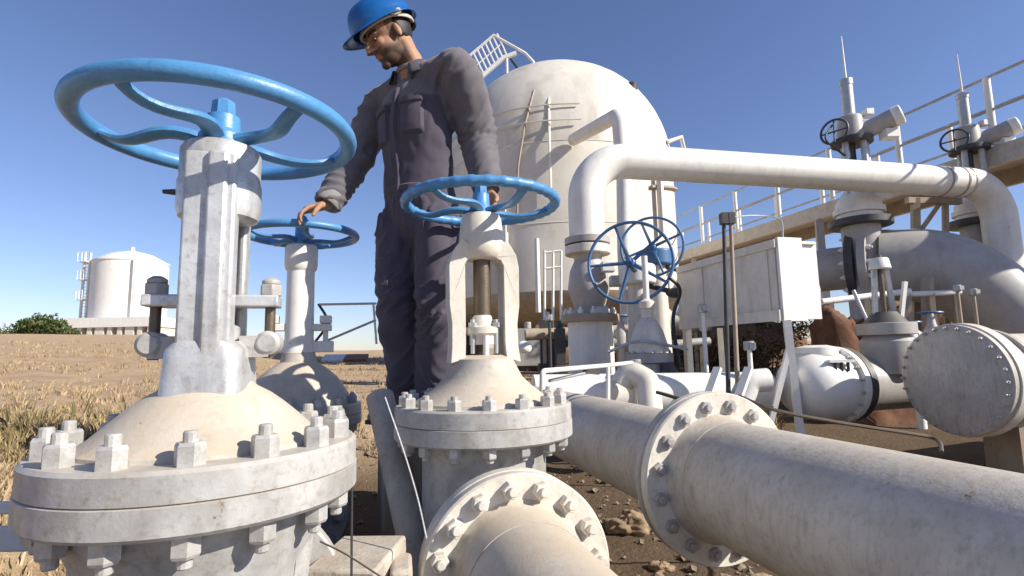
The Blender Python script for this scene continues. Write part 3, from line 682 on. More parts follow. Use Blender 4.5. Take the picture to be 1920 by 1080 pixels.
for (x_, Y_, s_, l_) in ((30, 40, .8, 'low dark green bush left of the round green bush'), (112, 38, .7, 'small green bush between the round bush and the far platform'), (-12, 42, .9, 'low green bush cut by the left edge of the view')):
    pb_ = at(x_, 636, Y_); shrub('bush', l_, 'bush', (pb_.x, Y_, hgt(pb_.x, Y_) - 0.1), [((0, 0, .45 * s_), (1.3 * s_, .8, .55 * s_), 480), ((.9, .1, .35 * s_), (.7, .6, .45 * s_), 240)], 0.11, GRN)
# pipe frame behind
YF = 16
fr_ = thing('tubular_gate', 'thin grey rectangular pipe frame standing in the field behind the worker', 'gate', (at(650, 640, YF).x, YF, at(650, 640, YF).z))
def rel(p, t): return Vector(p) - t.location
for a, b_ in (((598, 571), (705, 569)), ((700, 569), (706, 645)), ((610, 640), (705, 600)), ((640, 571), (642, 640))):
    if a[0] == 640: continue
    obj('bar', M().cyl(rel(at(*a, YF), fr_), rel(at(*b_, YF), fr_), 0.035, 0.035, 8), MT['galv'], fr_)
obj('hose', M().tube([rel(p, fr_) for p in bez([at(597, 570, YF), at(612, 595, YF), at(610, 615, YF), at(590, 642, YF)], 6)], 0.04, 8), MT['black'], fr_)
for k, (x, y, s, l) in enumerate(((640, 652, .3, 'flat pale panel lying on the field near the pipe frame'), (668, 655, .22, 'second flat panel lying on the field beside the first'))):
    p = at(x, y, 17); z = hgt(p.x, 17)
    o = obj('panel', M().box((0, 0, 0), (1.1 if k == 0 else 0.7, 0.8, 0.1)), MT['clean'] if k == 0 else MT['rust'], loc=(p.x, 17, z + 0.1), rot=(R(12), 0, R(10)), bevel=.01); tag(o, l, 'panel')

# ------------------------------------------------------------------ large domed tank
TC = Vector((1.42, 15.4, 0)); TR = 3.3; zB = 0.5; zW = 5.0
bt = thing('storage_tank', 'large white domed tank standing behind the worker', 'tank', (TC.x, TC.y, -0.2))
lz = lambda z: z + 0.2
prof = []
for k in range(9):
    a = k / 8 * PI / 2; prof.append((TR * math.sin(a) if k else 0.0, lz(zB - 0.0 + 0.9 * (1 - math.cos(a)))))
obj('lower_head', M().lathe(prof, None, 96), MT['warm'], bt)  # brown here puts the shade under the tank into the colour
obj('shell', M().lathe([(TR, lz(zB + 0.902)), (TR, lz(zW))], None, 128), MT['tank'], bt)
prof = []
for k in range(17):
    a = k / 16 * PI / 2; prof.append((TR * max(0, math.cos(a)) ** 0.86, lz(zW + 0.002 + 3.3 * math.sin(a))))
obj('dome', M().lathe(prof, None, 128), MT['tank'], bt)
def tp(az, z, off=0.0):  # a point on the wall; az measured from the direction to the camera, positive to the right
    return Vector((math.sin(az) * (TR + off), -math.cos(az) * (TR + off), lz(z)))
for z in (3.0, 4.98):
    obj('weld_band', M().torus(TR + 0.0, 0.012, Matrix.Translation((0, 0, lz(z))), 128, 6), MT['tank'], bt)
for z in (5.9, 5.45):  # ring rail of conduit
    pts = [tp(R(a), z, 0.1 - (0.14 if z > 5.6 else 0.02)) for a in range(-75, 8, 4)]
    obj('conduit', M().tube(pts, 0.02, 6), MT['tank'], bt)
obj('drain_pipe', M().tube([tp(R(-22), 3.0, .1), tp(R(-21), 4.4, .1), tp(R(-18), 5.4, .06), tp(R(-15), 6.4, -.28), tp(R(-12), 7.2, -.85)], 0.028, 8), MT['warm'], bt)
obj('ladder_pipe', M().tube([tp(R(-27), z, .1) for z in (0.2, 2, 3.5)], 0.06, 8), MT['clean'], bt)
obj('ladder_pipe', M().tube([tp(R(-8), z, .1) for z in (3.6, 5.0)] + [tp(R(-8), 6.0, -.12), tp(R(-7), 7.0, -.68)], 0.03, 6), MT['clean'], bt)
obj('side_pipe', M().tube([tp(R(-14), z, .14) for z in (0.9, 1.8, 2.6)], 0.06, 8), MT['clean'], bt)
obj('side_pipe', M().tube([tp(R(42), z, .14) for z in (2.8, 3.6, 4.3)], 0.09, 8), MT['white'], bt)
obj('side_pipe', M().tube([tp(R(58), 5.5, .0), tp(R(64), 5.7, .3), tp(R(67), 5.3, .35), tp(R(69), 4.7, .25)], 0.06, 8), MT['clean'], bt)
obj('step_band', M().tube([tp(R(a), 4.0 + (a - 38) * 0.012, .05) for a in range(38, 80, 6)], 0.05, 6), MT['warm'], bt)
for k in range(8):
    a = 2 * PI * k / 8 + 0.2; x, y = math.sin(a) * TR * .86, math.cos(a) * TR * .86
    g0 = hgt(TC.x + x, TC.y + y); obj('leg', M().cyl((x, y, g0 - 0.3 + 0.2), (x, y, lz(zB + 0.55)), 0.13, 0.13, 12), MT['dark'], bt)
obj('nozzle', M().cyl(tp(R(46), 6.5, -.7), tp(R(46), 7.1, -.65), 0.12, 0.16, 10), MT['dark'], bt)
# stair platform on the dome's left shoulder
st = MT['clean']; g = M()
def sp_(x, y, Y): return rel(at(x, y, Y), bt)
obj('stair_rail', M().tube([sp_(872, 112, 15.0), sp_(926, 66, 15.0), sp_(985, 100, 15.0), sp_(1000, 116, 15.0), sp_(1003, 145, 15.0)], 0.045, 8), st, bt)
obj('stair_rail', M().tube([sp_(898, 148, 15.0), sp_(945, 108, 15.0), sp_(968, 100, 15.0)], 0.075, 8), st, bt)
obj('stair_rail', M().tube([sp_(885, 130, 15.0), sp_(938, 84, 15.0)], 0.022, 6), st, bt)
for k in range(8):
    q = k / 7; a = sp_(880 + 52 * q, 105 - 42 * q, 15.0); b_ = sp_(900 + 50 * q, 145 - 42 * q, 15.0)
    obj('baluster', M().cyl(a, b_, 0.025, 0.025, 6), st, bt)
for (x_, y_) in ((903, 146), (950, 106)): obj('stair_post', M().cyl(sp_(x_, y_, 15.0), sp_(x_, y_, 15.0) - UP * 0.7, .04, .04, 8), st, bt)
obj('stair_brace', M().tube([sp_(940, 84, 15.2), sp_(978, 140, 15.2)], 0.04, 6), MT['dark'], bt)

# ------------------------------------------------------------------ elevated white pipe with its riser
PR = 0.212
Lp = at(1100, 430, 6.3); top = at(1106, 298, 6.3); zt_ = top.z
Rp = at(1862, 352, 7.6)
ep = thing('overhead_pipe', 'white overhead pipe with elbows crossing from riser to the right', 'pipe', (Lp.x, Lp.y, 1.3))
a0 = Vector((Lp.x, 6.3, 1.36)); a1 = Vector((Lp.x, 6.3, zt_)); a2 = Vector((Rp.x + 0.03, 7.6, zt_ - 0.03)); a3 = Vector((a2.x, 7.6, 0.75))
obj('barrel', M().tube([rel(p, ep) for p in bend([a0, a1, a2, a3], 0.52, 14)], PR, 48), MT['clean'], ep)
dirp = (a2 - a1).normalized()
for q in (0.84, 0.885, 0.905):
    c = a1 + (a2 - a1) * q - ep.location
    obj('band', M().lathe([(PR + 0.001, 0), (PR + 0.008, 0.003), (PR + 0.008, 0.03), (PR + 0.001, 0.033)], frame(c, dirp), 40), MT['warm'] if q < 0.9 else MT['galv'], ep)
obj('pipe_flange', disc(M(), frame(rel(a0 - UP * 0.09, ep), UP), 0.27, 0.08), MT['grey'], ep)
# small hooked pipe behind (white goose neck against the tank)
hp = thing('vent_pipe', 'slim white hooked pipe between the elbow and the domed tank', 'pipe', (*at(1170, 430, 9.5)[:2], 0.2))
hk = [at(1172, 470, 9.5), at(1170, 330, 9.5), at(1160, 215, 9.5), at(1135, 200, 9.9), at(1075, 262, 12.0)]
obj('barrel', M().tube([rel(p, hp) for p in bend(hk[:3] + [hk[4]], 0.22, 10)], 0.14, 24), MT['clean'], hp)
obj('barrel', M().cyl(rel(at(1172, 470, 9.5), hp) - UP * 1.9, rel(at(1172, 470, 9.5), hp), 0.14, 0.14, 24), MT['white'], hp)
# riser valve and pedestal
rv = thing('riser_valve', 'white flanged valve under the riser of the overhead pipe', 'valve', (Lp.x, 6.3, -0.6))
q = lambda z: z + 0.6
zf1 = at(1100, 600, 6.3).z
obj('body', M().lathe([(0.2, q(zf1 + 0.06)), (0.17, q(zf1 + 0.12)), (0.22, q(zf1 + 0.28)), (0.25, q(0.75)), (0.22, q(0.95)), (0.16, q(1.08)), (0.18, q(1.15))], None, 36), MT['grey'], rv)
obj('upper_flange', disc(M(), Matrix.Translation((0, 0, q(1.15))), 0.27, 0.10), MT['white'], rv)
nutm = nut_mesh('small_nut', 0.06, 0.05, 0.03, MT['clean'])
lf = obj('lower_flange', disc(M(), Matrix.Translation((0, 0, q(zf1 - 0.03))), 0.34, 0.09), MT['warm'], rv)
ring_bolts(lf, nutm, Matrix.Translation((0, 0, q(zf1 + 0.06))), 0.28, 12)
obj('pedestal', M().lathe([(0.265, q(-0.95)), (0.265, q(zf1 - 0.03))], None, 40), MT['clean'], rv)
for k in range(5): # clutter of actuator blocks on its right side
    c = Vector((0.1 + 0.09 * k, -0.22 - 0.02 * k, q(0.45 + 0.17 * ((k * 3) % 4))))
    obj('actuator_block', M().box(c, (0.15, 0.14, 0.12)), MT['clean'] if k % 2 else MT['galv'], rv, bevel=.01)
# two vertical blue wheels on geared valves
BW = 'vertical blue geared handwheels by the riser'
for i, (px_, py, Y, Rw, lab) in enumerate(((1181, 491, 5.4, 0.445, 'large upright blue spoked handwheel in front of the riser'), (1222, 462, 6.6, 0.40, 'upright blue handwheel partly hidden behind the front upright wheel'))):
    c = at(px_, py, Y); ax = Vector((-0.26 - 0.1, -0.93, 0.12)).normalized()
    t = thing('geared_valve', lab, 'valve', (c.x, c.y, -0.7), group=BW)
    fr2 = frame(rel(c, t), ax)
    handwheel(t, None, Rw, 0.017, MT['dblue'], 5 if i == 0 else 4, True, ph=R(20), hub_r=0.045, hub_top=0.09, drop=0.03, fr=fr2, srad=0.016, flat=0.7)
    b0 = rel(c - ax * 0.06, t); b1 = rel(c - ax * 0.5, t)
    obj('input_shaft', M().cyl(b0, b1, 0.035, 0.035, 12), MT['dblue'], t)
    obj('gearbox', M().cyl(b1 + UP * 0.1, b1 - UP * 0.12, 0.2, 0.2, 24, .02).box(b1 + UP * -0.0, (0.3, 0.22, 0.18)), MT['clean'] if i == 0 else MT['dblue'], t, bevel=.01)
    obj('column', M().cyl(b1 - UP * 0.12, Vector((b1.x, b1.y, -0.2)), 0.11, 0.16, 20), MT['white'], t)
    obj('cable_gland', M().ell(b1 + Vector((0.42, 0.0, -0.22)), (0.12, 0.08, 0.06), 10, 7).cyl(b1 + Vector((0.0, 0, -.1)), b1 + Vector((0.42, 0, -.22)), .03, .03, 8), MT['dark'], t)
# small gate valve below the wheel
sv = thing('small_valve', 'small dusty gate valve with bell bonnet below the upright blue wheel', 'valve', (*at(1216, 640, 5.2)[:2], -0.85))
q = lambda y: at(1216, y, 5.2).z + 0.85
obj('bonnet', M().lathe([(0.20, q(660)), (0.19, q(655)), (0.17, q(640)), (0.14, q(620)), (0.10, q(604)), (0.06, q(596)), (0.06, q(580)), (0.075, q(578)), (0.075, q(566)), (0.03, q(560))], None, 32), MT['white'], sv)
f_ = obj('bonnet_flange', disc(M(), Matrix.Translation((0, 0, q(680))), 0.225, 0.09), MT['grey'], sv)
ring_bolts(f_, NUTS, Matrix.Translation((0, 0, q(680) + 0.09)), 0.2, 12)
obj('stem', M().cyl((0, 0, q(565)), (0, 0, q(480)), 0.03, 0.03, 12), MT['clean'], sv)
obj('body', M().lathe([(0.1, q(790)), (0.2, q(770)), (0.2, q(720)), (0.17, q(681))], None, 32).cyl((-.5, -.12, q(735)), (.4, .1, q(735)), 0.16, 0.16, 28), MT['flange'], sv)
tag(obj('operating_lever', M().tube([at(1250, 680, 5.0), at(1256, 712, 5.0), at(1262, 760, 4.9)], [0.06, 0.09, 0.03], 8), MT['dark']), 'dark lever standing beside the small dusty valve', 'lever')
# low white manifold behind the right pipe
mf = thing('manifold_pipe', 'low white manifold pipe lying behind the centre valve flange', 'pipe', (*at(1120, 730, 4.4)[:2], -0.85))
obj('barrel', M().cyl(rel(at(1000, 742, 4.4), mf), rel(at(1440, 735, 4.6), mf), 0.17, 0.17, 32), MT['clean'], mf)
obj('elbow', M().tube([rel(p, mf) for p in bend([at(1165, 722, 4.2), at(1180, 695, 4.2), at(1215, 715, 4.1), at(1222, 790, 4.0)], 0.07, 5)], 0.09, 16), MT['white'], mf)
obj('elbow', M().tube([rel(p, mf) for p in bend([at(1385, 760, 4.2), at(1405, 715, 4.2), at(1440, 712, 4.2)], 0.08, 6)], 0.09, 16), MT['clean'], mf)
tl = thing('instrument_tubing', 'thin white angled tubing rising beside the centre valve flange', 'tubing', at(1017, 750, 2.6))
obj('tube', M().tube([rel(p, tl) for p in bend([at(1016, 765, 2.3), at(1017, 696, 2.3), at(1140, 685, 3.0), at(1185, 680, 3.2)], 0.02, 5)], 0.012, 10), MT['clean'], tl)
obj('tube', M().tube([rel(p, tl) for p in bend([at(1140, 683, 3.0), at(1140, 775, 3.0)], 0.02, 5)], 0.012, 10), MT['clean'], tl)
obj('tap', M().bar(rel(at(1095, 695, 2.75), tl), rel(at(1122, 698, 2.8), tl), 0.02, 0.025), MT['dark'], tl)
obj('tube', M().cyl(rel(at(1030, 714, 2.5), tl), rel(at(1108, 697, 2.8), tl), 0.008, 0.008, 8), MT['galv'], tl)

# ------------------------------------------------------------------ cabinet on legs
cz1 = at(1455, 447, 4.3).z; czb = at(1470, 600, 4.3).z; cp_ = at(1455, 447, 4.3)
cu = cp_.dot(E1); ct = cp_.dot(DV); ct2 = at(1300, 492, 5.6).dot(DV)
cab = thing('equipment_cabinet', 'white sheet steel cabinet on legs, long side in shade, between the wheels and red soil', 'cabinet', (*ut(cu, ct)[:2], -0.9))
def cl(u, t, z): return ut(u, t, z) - cab.location
LN = 1.45; AX = (E1, DV, UP)
obj('side_panel', M().box(cl(cu + 0.015, ct + 0.03 + LN / 2, (cz1 + czb) / 2), (0.03, LN, cz1 - czb), ax=AX), MT['white'], cab, bevel=.004)
for k in range(3): obj('panel_seam', M().box(cl(cu - 0.004, ct + 0.12 + k * LN / 3.2, (cz1 + czb) / 2), (0.01, 0.02, cz1 - czb - 0.03), ax=AX), MT['white'], cab)
obj('top_rail', M().box(cl(cu - 0.012, ct + LN / 2, cz1 - 0.04), (0.022, LN, 0.07), ax=AX), MT['white'], cab)
obj('bottom_rail', M().box(cl(cu - 0.014, ct + LN / 2, czb + 0.04), (0.026, LN, 0.09), ax=AX), MT['white'], cab)
obj('end_panel', M().box(cl(cu + 0.12, ct, (cz1 + czb) / 2), (0.24, 0.03, cz1 - czb + 0.02), ax=AX), MT['clean'], cab, bevel=.004)
obj('end_panel', M().box(cl(cu + 0.355, ct + 0.07, (cz1 + czb) / 2 + 0.005), (0.19, 0.03, cz1 - czb - 0.01), ax=AX), MT['clean'], cab, bevel=.004)
obj('roof_panel', M().box(cl(cu + 0.23, ct + 0.03 + LN / 2, cz1 - 0.02), (0.40, LN, 0.02), ax=AX), MT['white'], cab)
obj('knob', M().ell(cl(cu + 0.47, ct + 0.25, cz1 - 0.40), (0.13, 0.13, 0.13), 20, 12), MT['clean'], cab)
for (u_, t_) in ((cu + 0.04, ct), (cu + 0.02, ct + LN - 0.1), (cu + 0.40, ct + LN - 0.1), (cu + .42, ct + .1)):
    if u_ > cu + .3 and t_ < ct + .5: continue
    obj('leg', M().bar(cl(u_, t_, czb), cl(u_ + (0.05 if t_ < ct + .5 else 0), t_, -0.92), 0.055, 0.055), MT['clean'] if t_ < ct + .5 else MT['white'], cab)
obj('leg_brace', M().bar(cl(cu + 0.05, ct + 0.0, czb - 0.2), cl(cu - 0.22, ct + 0.12, -0.92), 0.045, 0.04), MT['clean'], cab)
# two thin dark poles with a junction box
for i, (x0, x1, lab) in enumerate(((1357, 1366, 'left dark slim pole of the pair with a black junction box'), (1370, 1384, 'right dark slim pole of the pair beside the cabinet side'))):
    pt = thing('slim_pole', lab, 'pole', (*at(x1, 740, 4.2)[:2], -0.9))
    obj('shaft', M().cyl(rel(at(x1, 745, 4.2), pt), rel(at(x0, 418, 4.2), pt), 0.019, 0.015, 10), MT['warm'] if i else MT['dark'], pt)
    obj('cap_box', M().box(rel(at(x0, 410, 4.2), pt), (0.05, 0.07, 0.09)), MT['dark'], pt)
    obj('foot_stay', M().bar(rel(at(x1 - 20 + 40 * i, 690, 4.15), pt), rel(at(x1 - 45 + 40 * i, 760, 4.0), pt), 0.06, 0.03), MT['clean'], pt)
o = obj('cable', M().tube(bez([at(1360, 408, 4.2), at(1420, 404, 4.4), at(1462, 412, 4.4), at(1468, 445, 4.36)], 6), 0.007, 6), MT['galv']); tag(o, 'thin cable looping from the slim poles to the cabinet', 'cable')

# ------------------------------------------------------------------ big grey header with arch, its valves
hd = thing('header_pipe', 'big shaded grey pipe arching down at the right edge', 'pipe', (*at(1740, 600, 7.4)[:2], -0.8))
hpts = [at(1440, 520, 9.0), at(1560, 505, 8.2), at(1640, 497, 7.8), at(1740, 500, 7.5), at(1815, 530, 7.3), at(1885, 590, 7.2), at(1990, 720, 7.1)]
obj('barrel', M().tube([rel(p, hd) for p in bez(hpts[2:], 8)], 0.52, 48), MT['grey'], hd)
obj('barrel', M().tube([rel(p, hd) for p in hpts[:3]], 0.33, 36), MT['grey'], hd)
dirh = (hpts[2] - hpts[1]).normalized()
for q_ in (-0.16, 0.0):
    ff = obj('pipe_flange', disc(M(), frame(rel(hpts[2] + dirh * (q_ - 0.1), hd), dirh), 0.60, 0.11), MT['dark'] if q_ < 0 else MT['grey'], hd)
    ring_bolts(ff, nutm, frame(rel(hpts[2] + dirh * (q_ - (0.1 if q_ < 0 else -0.01)), hd), dirh * (-1 if q_ < 0 else 1)), 0.53, 16)
obj('saddle', M().torus(0.27, 0.06, Matrix.Translation(rel(Vector((a3.x, a3.y, 0.78)), hd)), 40, 8), MT['clean'], hd)
obj('support_post', M().cyl(rel(at(1738, 520, 7.0), hd), rel(at(1742, 660, 7.0), hd), 0.075, 0.075, 14), MT['warm'], hd)
def mov(px_, py_, Y, sc, label):
    b = at(px_, py_, Y); t = thing('motor_valve', label, 'valve', (b.x, b.y, b.z), group='motor operated valves with tall stem covers')
    s = sc
    obj('bonnet', M().lathe([(0.30 * s, 0), (0.30 * s, 0.07 * s), (0.34 * s, 0.08 * s), (0.34 * s, 0.16 * s), (0.30 * s, 0.17 * s), (0.30 * s, 0.25 * s), (0.2 * s, 0.42 * s), (0.1 * s, 0.5 * s)], None, 32), MT['clean'], t)
    bf = obj('bonnet_flange', disc(M(), Matrix.Translation((0, 0, -0.11 * s)), 0.42 * s, 0.1 * s), MT['dark'], t)
    obj('neck', M().cyl((0, 0, -1.5 * s), (0, 0, -0.11 * s), 0.24 * s, 0.26 * s, 24), MT['grey'], t)
    for (x, y) in ((-0.17, -0.08), (0.17, -0.08), (-0.05, 0.16), (0.09, -0.15)):
        obj('yoke_pillar', M().cyl((x * s, y * s, 0.3 * s), (x * s * .9, y * s * .9, 1.25 * s), 0.045 * s, 0.045 * s, 12), MT['galv'], t)
    obj('stem', M().cyl((0, 0, 0.4 * s), (0, 0, 1.3 * s), 0.04 * s, 0.04 * s, 12), MT['dark'], t)
    obj('gear_head', M().cyl((0, 0, 1.22 * s), (0, 0, 1.62 * s), 0.2 * s, 0.17 * s, 24, 0.02).box((0.06 * s, 0, 1.4 * s), (0.34 * s, 0.3 * s, 0.24 * s)), MT['grey'], t, bevel=.01)
    obj('mount_plate', M().cyl((0, 0, 1.18 * s), (0, 0, 1.25 * s), 0.28 * s, 0.28 * s, 24), MT['dark'], t)
    mp = Vector((0.15 * s, -0.05 * s, 1.36 * s)); md = Vector((0.62, -0.5, 0.22)).normalized()
    obj('motor', M().cyl(mp, mp + md * 0.42 * s, 0.135 * s, 0.135 * s, 24, 0.01), MT['grey'], t)
    obj('motor_cap', M().cyl(mp + md * 0.40 * s, mp + md * 0.52 * s, 0.155 * s, 0.15 * s, 24, 0.015), MT['clean'], t)
    obj('terminal_box', M().box((0.42 * s, -0.22 * s, 1.24 * s), (0.2 * s, 0.18 * s, 0.14 * s)), MT['clean'], t, bevel=.01)
    obj('terminal_box', M().box((0.22 * s, -0.1 * s, 1.64 * s), (0.12 * s, 0.12 * s, 0.1 * s)), MT['clean'], t, bevel=.01)
    wf = frame((-0.32 * s, -0.1 * s, 1.35 * s), (-0.8, -0.6, 0.1)); hw = obj('handwheel', M().torus(0.19 * s, 0.018 * s, wf, 32, 8), MT['dark'], t)
    obj('spoke', M().cyl(wf @ Vector((-.19 * s, 0, 0)), wf @ Vector((.19 * s, 0, 0)), .014 * s, .014 * s, 6).cyl(wf @ Vector((0, -.19 * s, 0)), wf @ Vector((0, .19 * s, 0)), .013 * s, .013 * s, 6), MT['dark'], hw)
    obj('stem_cover', M().lathe([(0.085 * s, 1.6 * s), (0.085 * s, 2.12 * s), (0.095 * s, 2.13 * s), (0.095 * s, 2.22 * s), (0.05 * s, 2.24 * s)], None, 20), MT['galv'], t)
    obj('indicator_rod', M().cyl((0, 0, 2.2 * s), (0, 0, 2.95 * s), 0.022 * s, 0.008 * s, 8), MT['clean'], t)
    return t
mov(1612, 412, 7.7, 0.98, 'motor operated valve with grey cylindrical motor rising above the overhead white pipe')
mov(1834, 412, 8.05, 0.92, 'smaller motor operated valve behind the walkway railing at far right')
# yoke valve and check valve on the low pipe left of the blind flange
cv = thing('check_valve', 'white round bodied check valve on the low pipe behind the thick pipe', 'valve', (*at(1530, 720, 4.3)[:2], -0.9))
cvc = at(1536, 722, 4.5); da = Vector((0.93, 0.30, 0.0)).normalized(); rc = rel(cvc, cv)
obj('body', M().lathe([(0.12, -0.30), (0.22, -0.24), (0.275, -0.14), (0.29, 0.0), (0.28, 0.14)], frame(rc, da), 40), MT['clean'], cv)
bf = obj('pipe_flange', disc(M(), frame(rc + da * 0.14, da), 0.315, 0.06), MT['clean'], cv)
obj('pipe_flange', disc(M(), frame(rc + da * 0.21, da), 0.31, 0.07), MT['dark'], cv)
ring_bolts(bf, NUTS, frame(rc + da * 0.14, -da), 0.298, 18)
obj('cover', M().lathe([(0.12, 0.24), (0.16, 0.25), (0.16, 0.31), (0.08, 0.33)], Matrix.Translation(rc), 28), MT['clean'], cv)
obj('bolt_bracket', M().box(rc + Vector((0.05, -0.245, 0.20)), (0.2, 0.05, 0.02)), MT['clean'], cv)
for k in range(3): obj('cover_bolt', M().cyl(rc + Vector((0.0 + k * 0.05, -0.25, 0.12)), rc + Vector((0.0 + k * .05, -0.25, 0.2)), 0.011, 0.014, 8), MT['dark'], cv)
lp = thing('dark_pipe', 'short dark grey pipe between the check valve and the blind flanged pipe', 'pipe', (*at(1640, 740, 4.5)[:2], -0.9))
obj('barrel', M().cyl(rel(cvc + da * 0.28, lp), rel(cvc + da * 1.0, lp), 0.235, 0.235, 36), MT['grey'], lp)
yv = thing('yoke_valve', 'slim grey yoke valve standing in front of the big arch', 'valve', (*at(1668, 680, 4.6)[:2], -0.5))
q = lambda y: at(1664, y, 4.6).z + 0.5
obj('body', M().lathe([(0.2, q(700)), (0.21, q(640)), (0.16, q(628))], None, 28), MT['grey'], yv)
obj('bonnet_flange', disc(M(), Matrix.Translation((0, 0, q(628))), 0.22, 0.1), MT['grey'], yv)
obj('bonnet', M().lathe([(0.17, q(606)), (0.14, q(598)), (0.09, q(585))], None, 24), MT['dark'], yv)
for s_ in (-1, 1):
    obj('yoke_arm', M().bar((s_ * 0.085, 0, q(598)), (s_ * 0.05, 0, q(502)), 0.035, 0.045), MT['galv'], yv)
obj('stem', M().cyl((0, 0, q(590)), (0, 0, q(478)), 0.022, 0.022, 10), MT['stem'], yv)
obj('stem_nut', M().cyl((0, 0, q(505)), (0, 0, q(484)), 0.085, 0.07, 20, .008), MT['clean'], yv)
obj('gland_arm', M().bar((0.1, -.05, q(600)), (0.17, -.05, q(530)), 0.03, 0.03), MT['clean'], yv)
# blind flanged pipe at right
bc = at(1785, 712, 3.8); bd = Vector((0.97, 0.22, 0)).normalized()
bf_ = thing('blind_pipe', 'large pipe end closed by a round grey blind flange with many small bolts', 'pipe', (bc.x, bc.y, -0.9))
br = rel(bc, bf_)
obj('blind_plate', M().lathe([(0.0, -0.002), (0.365, -0.002), (0.385, 0.012), (0.385, 0.05), (0.0, 0.05)], frame(br, bd), 80), MT['pipe'], bf_)
fl = obj('pipe_flange', M().lathe([(0.33, 0.052), (0.39, 0.052), (0.395, 0.057), (0.395, 0.14), (0.38, 0.15), (0.33, 0.15)], frame(br, bd), 80), MT['ringw'], bf_)
ring_bolts(fl, NUTS, frame(br - bd * 0.002, -bd), 0.36, 28)
ring_bolts(fl, NUTS, frame(br + bd * 0.15, bd), 0.365, 28)
obj('barrel', M().cyl(br + bd * 0.15, br + bd * 0.4, 0.34, 0.315, 56).cyl(br + bd * 0.4, br + bd * 2.6, 0.315, 0.315, 56), MT['white'], bf_)
obj('band', M().lathe([(0.33, 0.29), (0.352, 0.292), (0.352, 0.33), (0.33, 0.332)], frame(br, bd), 56), MT['grey'], bf_)
obj('saddle_support', M().bar(br + bd * 0.5 - UP * 0.3, br + bd * 0.5 - UP * 0.72, 0.3, 0.2, (1, 0, 0)), MT['warm'], bf_)
# rough red-brown earth bank behind the cabinet legs
P_ = at(1608, 640, 6.6)
def bank(P_, sc, seed):
    o = obj('earth_bank', M().ell((0, 0, 0), sc, 72, 48), MT['redearth'], loc=(P_.x, P_.y, hgt(P_.x, P_.y)))
    for v in o.data.vertices:
        c = v.co * 1.0; n_ = noise.noise(c * 1.8 + Vector((seed, 0, 0))) * .3 + noise.noise(c * 5 + Vector((seed, 3, 0))) * .16 + noise.noise(c * 14) * .07 + noise.noise(c * 34) * .03
        v.co *= 1 + n_
    return o
tag(bank(P_, (0.66, 0.35, P_.z - hgt(P_.x, P_.y) + .38), 4), 'rough red brown heap of earth behind the cabinet legs', 'earth heap')
SH = [(0.10, 0.055, 0.025), (0.14, 0.08, 0.035), (0.07, 0.045, 0.025), (0.2, 0.12, 0.05)]
for i, (x, y, Y, s, l) in enumerate(((1300, 668, 9.0, 1.0, 'brown dry shrub seen under the left end of the cabinet'), (1370, 660, 8.8, 1.05, 'brown dry shrub under the middle of the cabinet'), (1440, 662, 9.2, 1.0, 'brown dry shrub under the right end of the cabinet'), (1010, 668, 11, 0.9, 'brown dry shrub below the domed tank left of the riser'), (1600, 690, 7.6, 1.0, 'red brown shrub below the rusty pipe'), (1760, 590, 9.5, 1.2, 'brown shrub behind the blind flange under the arch'), (1240, 655, 10, 1.0, 'brown dry shrub right of the white pedestal'))):
    p = at(x, y, Y); z = hgt(p.x, p.y)
    shrub('dry_shrub', l, 'shrub', (p.x, p.y, z), [((0, 0, .35 * s), (.55 * s, .4, .42 * s), 420), ((.4, 0, .3 * s), (.35, .3, .3 * s), 220), ((-.4, .1, .3 * s), (.35, .3, .35 * s), 220)], 0.046, SH, group='dry shrubs under and around the pipework')
# walkway
WU, WU2 = 9.3, 10.6; DZ = 3.08
wk = thing('walkway', 'raised steel walkway with pipe handrails receding behind the pipework', 'walkway', (*ut(WU, 9)[:2], -0.6))
wl_ = lambda u, t, z: ut(u, t, z) - wk.location
obj('deck', M().box(wl_((WU + WU2) / 2, 11.2, DZ - 0.1), (WU2 - WU - 0.05, 16.4, 0.06), ax=AX), MT['grey'], wk)
obj('edge_beam', M().box(wl_(WU, 11.2, DZ - 0.22), (0.1, 16.4, 0.30), ax=AX), MT['pipe'], wk)
obj('edge_beam', M().box(wl_(WU2, 11.2, DZ - 0.22), (0.1, 16.4, 0.36), ax=AX), MT['warm'], wk)
for u_ in (WU, WU2):
    for z_ in (DZ + 0.52, DZ + 1.05): obj('handrail', M().cyl(wl_(u_, 3.2, z_), wl_(u_, 19.3, z_), 0.024, 0.024, 8), MT['grey'], wk)
    for k in range(11): obj('rail_post', M().cyl(wl_(u_, 4.2 + 1.5 * k, DZ - 0.04), wl_(u_, 4.2 + 1.5 * k, DZ + 1.05), 0.05, 0.05, 10), MT['clean'], wk)
for k in range(4):
    for u_ in (WU, WU2): 
        p = ut(u_, 4.5 + 4.6 * k); obj('column', M().bar(p + UP * (DZ - 0.4) - wk.location, p + UP * (hgt(p.x, p.y) - 0.2) - wk.location, 0.14, 0.14), MT['grey'], wk)
# pipe rack below the right end of the overhead pipe
rk = thing('pipe_rack', 'brown steel bracket frame under the right end of the overhead pipe', 'frame', (*at(1740, 430, 7.9)[:2], -0.6))
for a, b_, w_ in (((1716, 372), (1720, 640), .10), ((1772, 372), (1776, 640), .07), ((1700, 376), (1800, 378), .09), ((1728, 430), (1766, 376), .05)):
    obj('member', M().bar(rel(at(*a, 7.95), rk), rel(at(*b_, 7.95), rk), w_, w_), MT['warm'], rk)
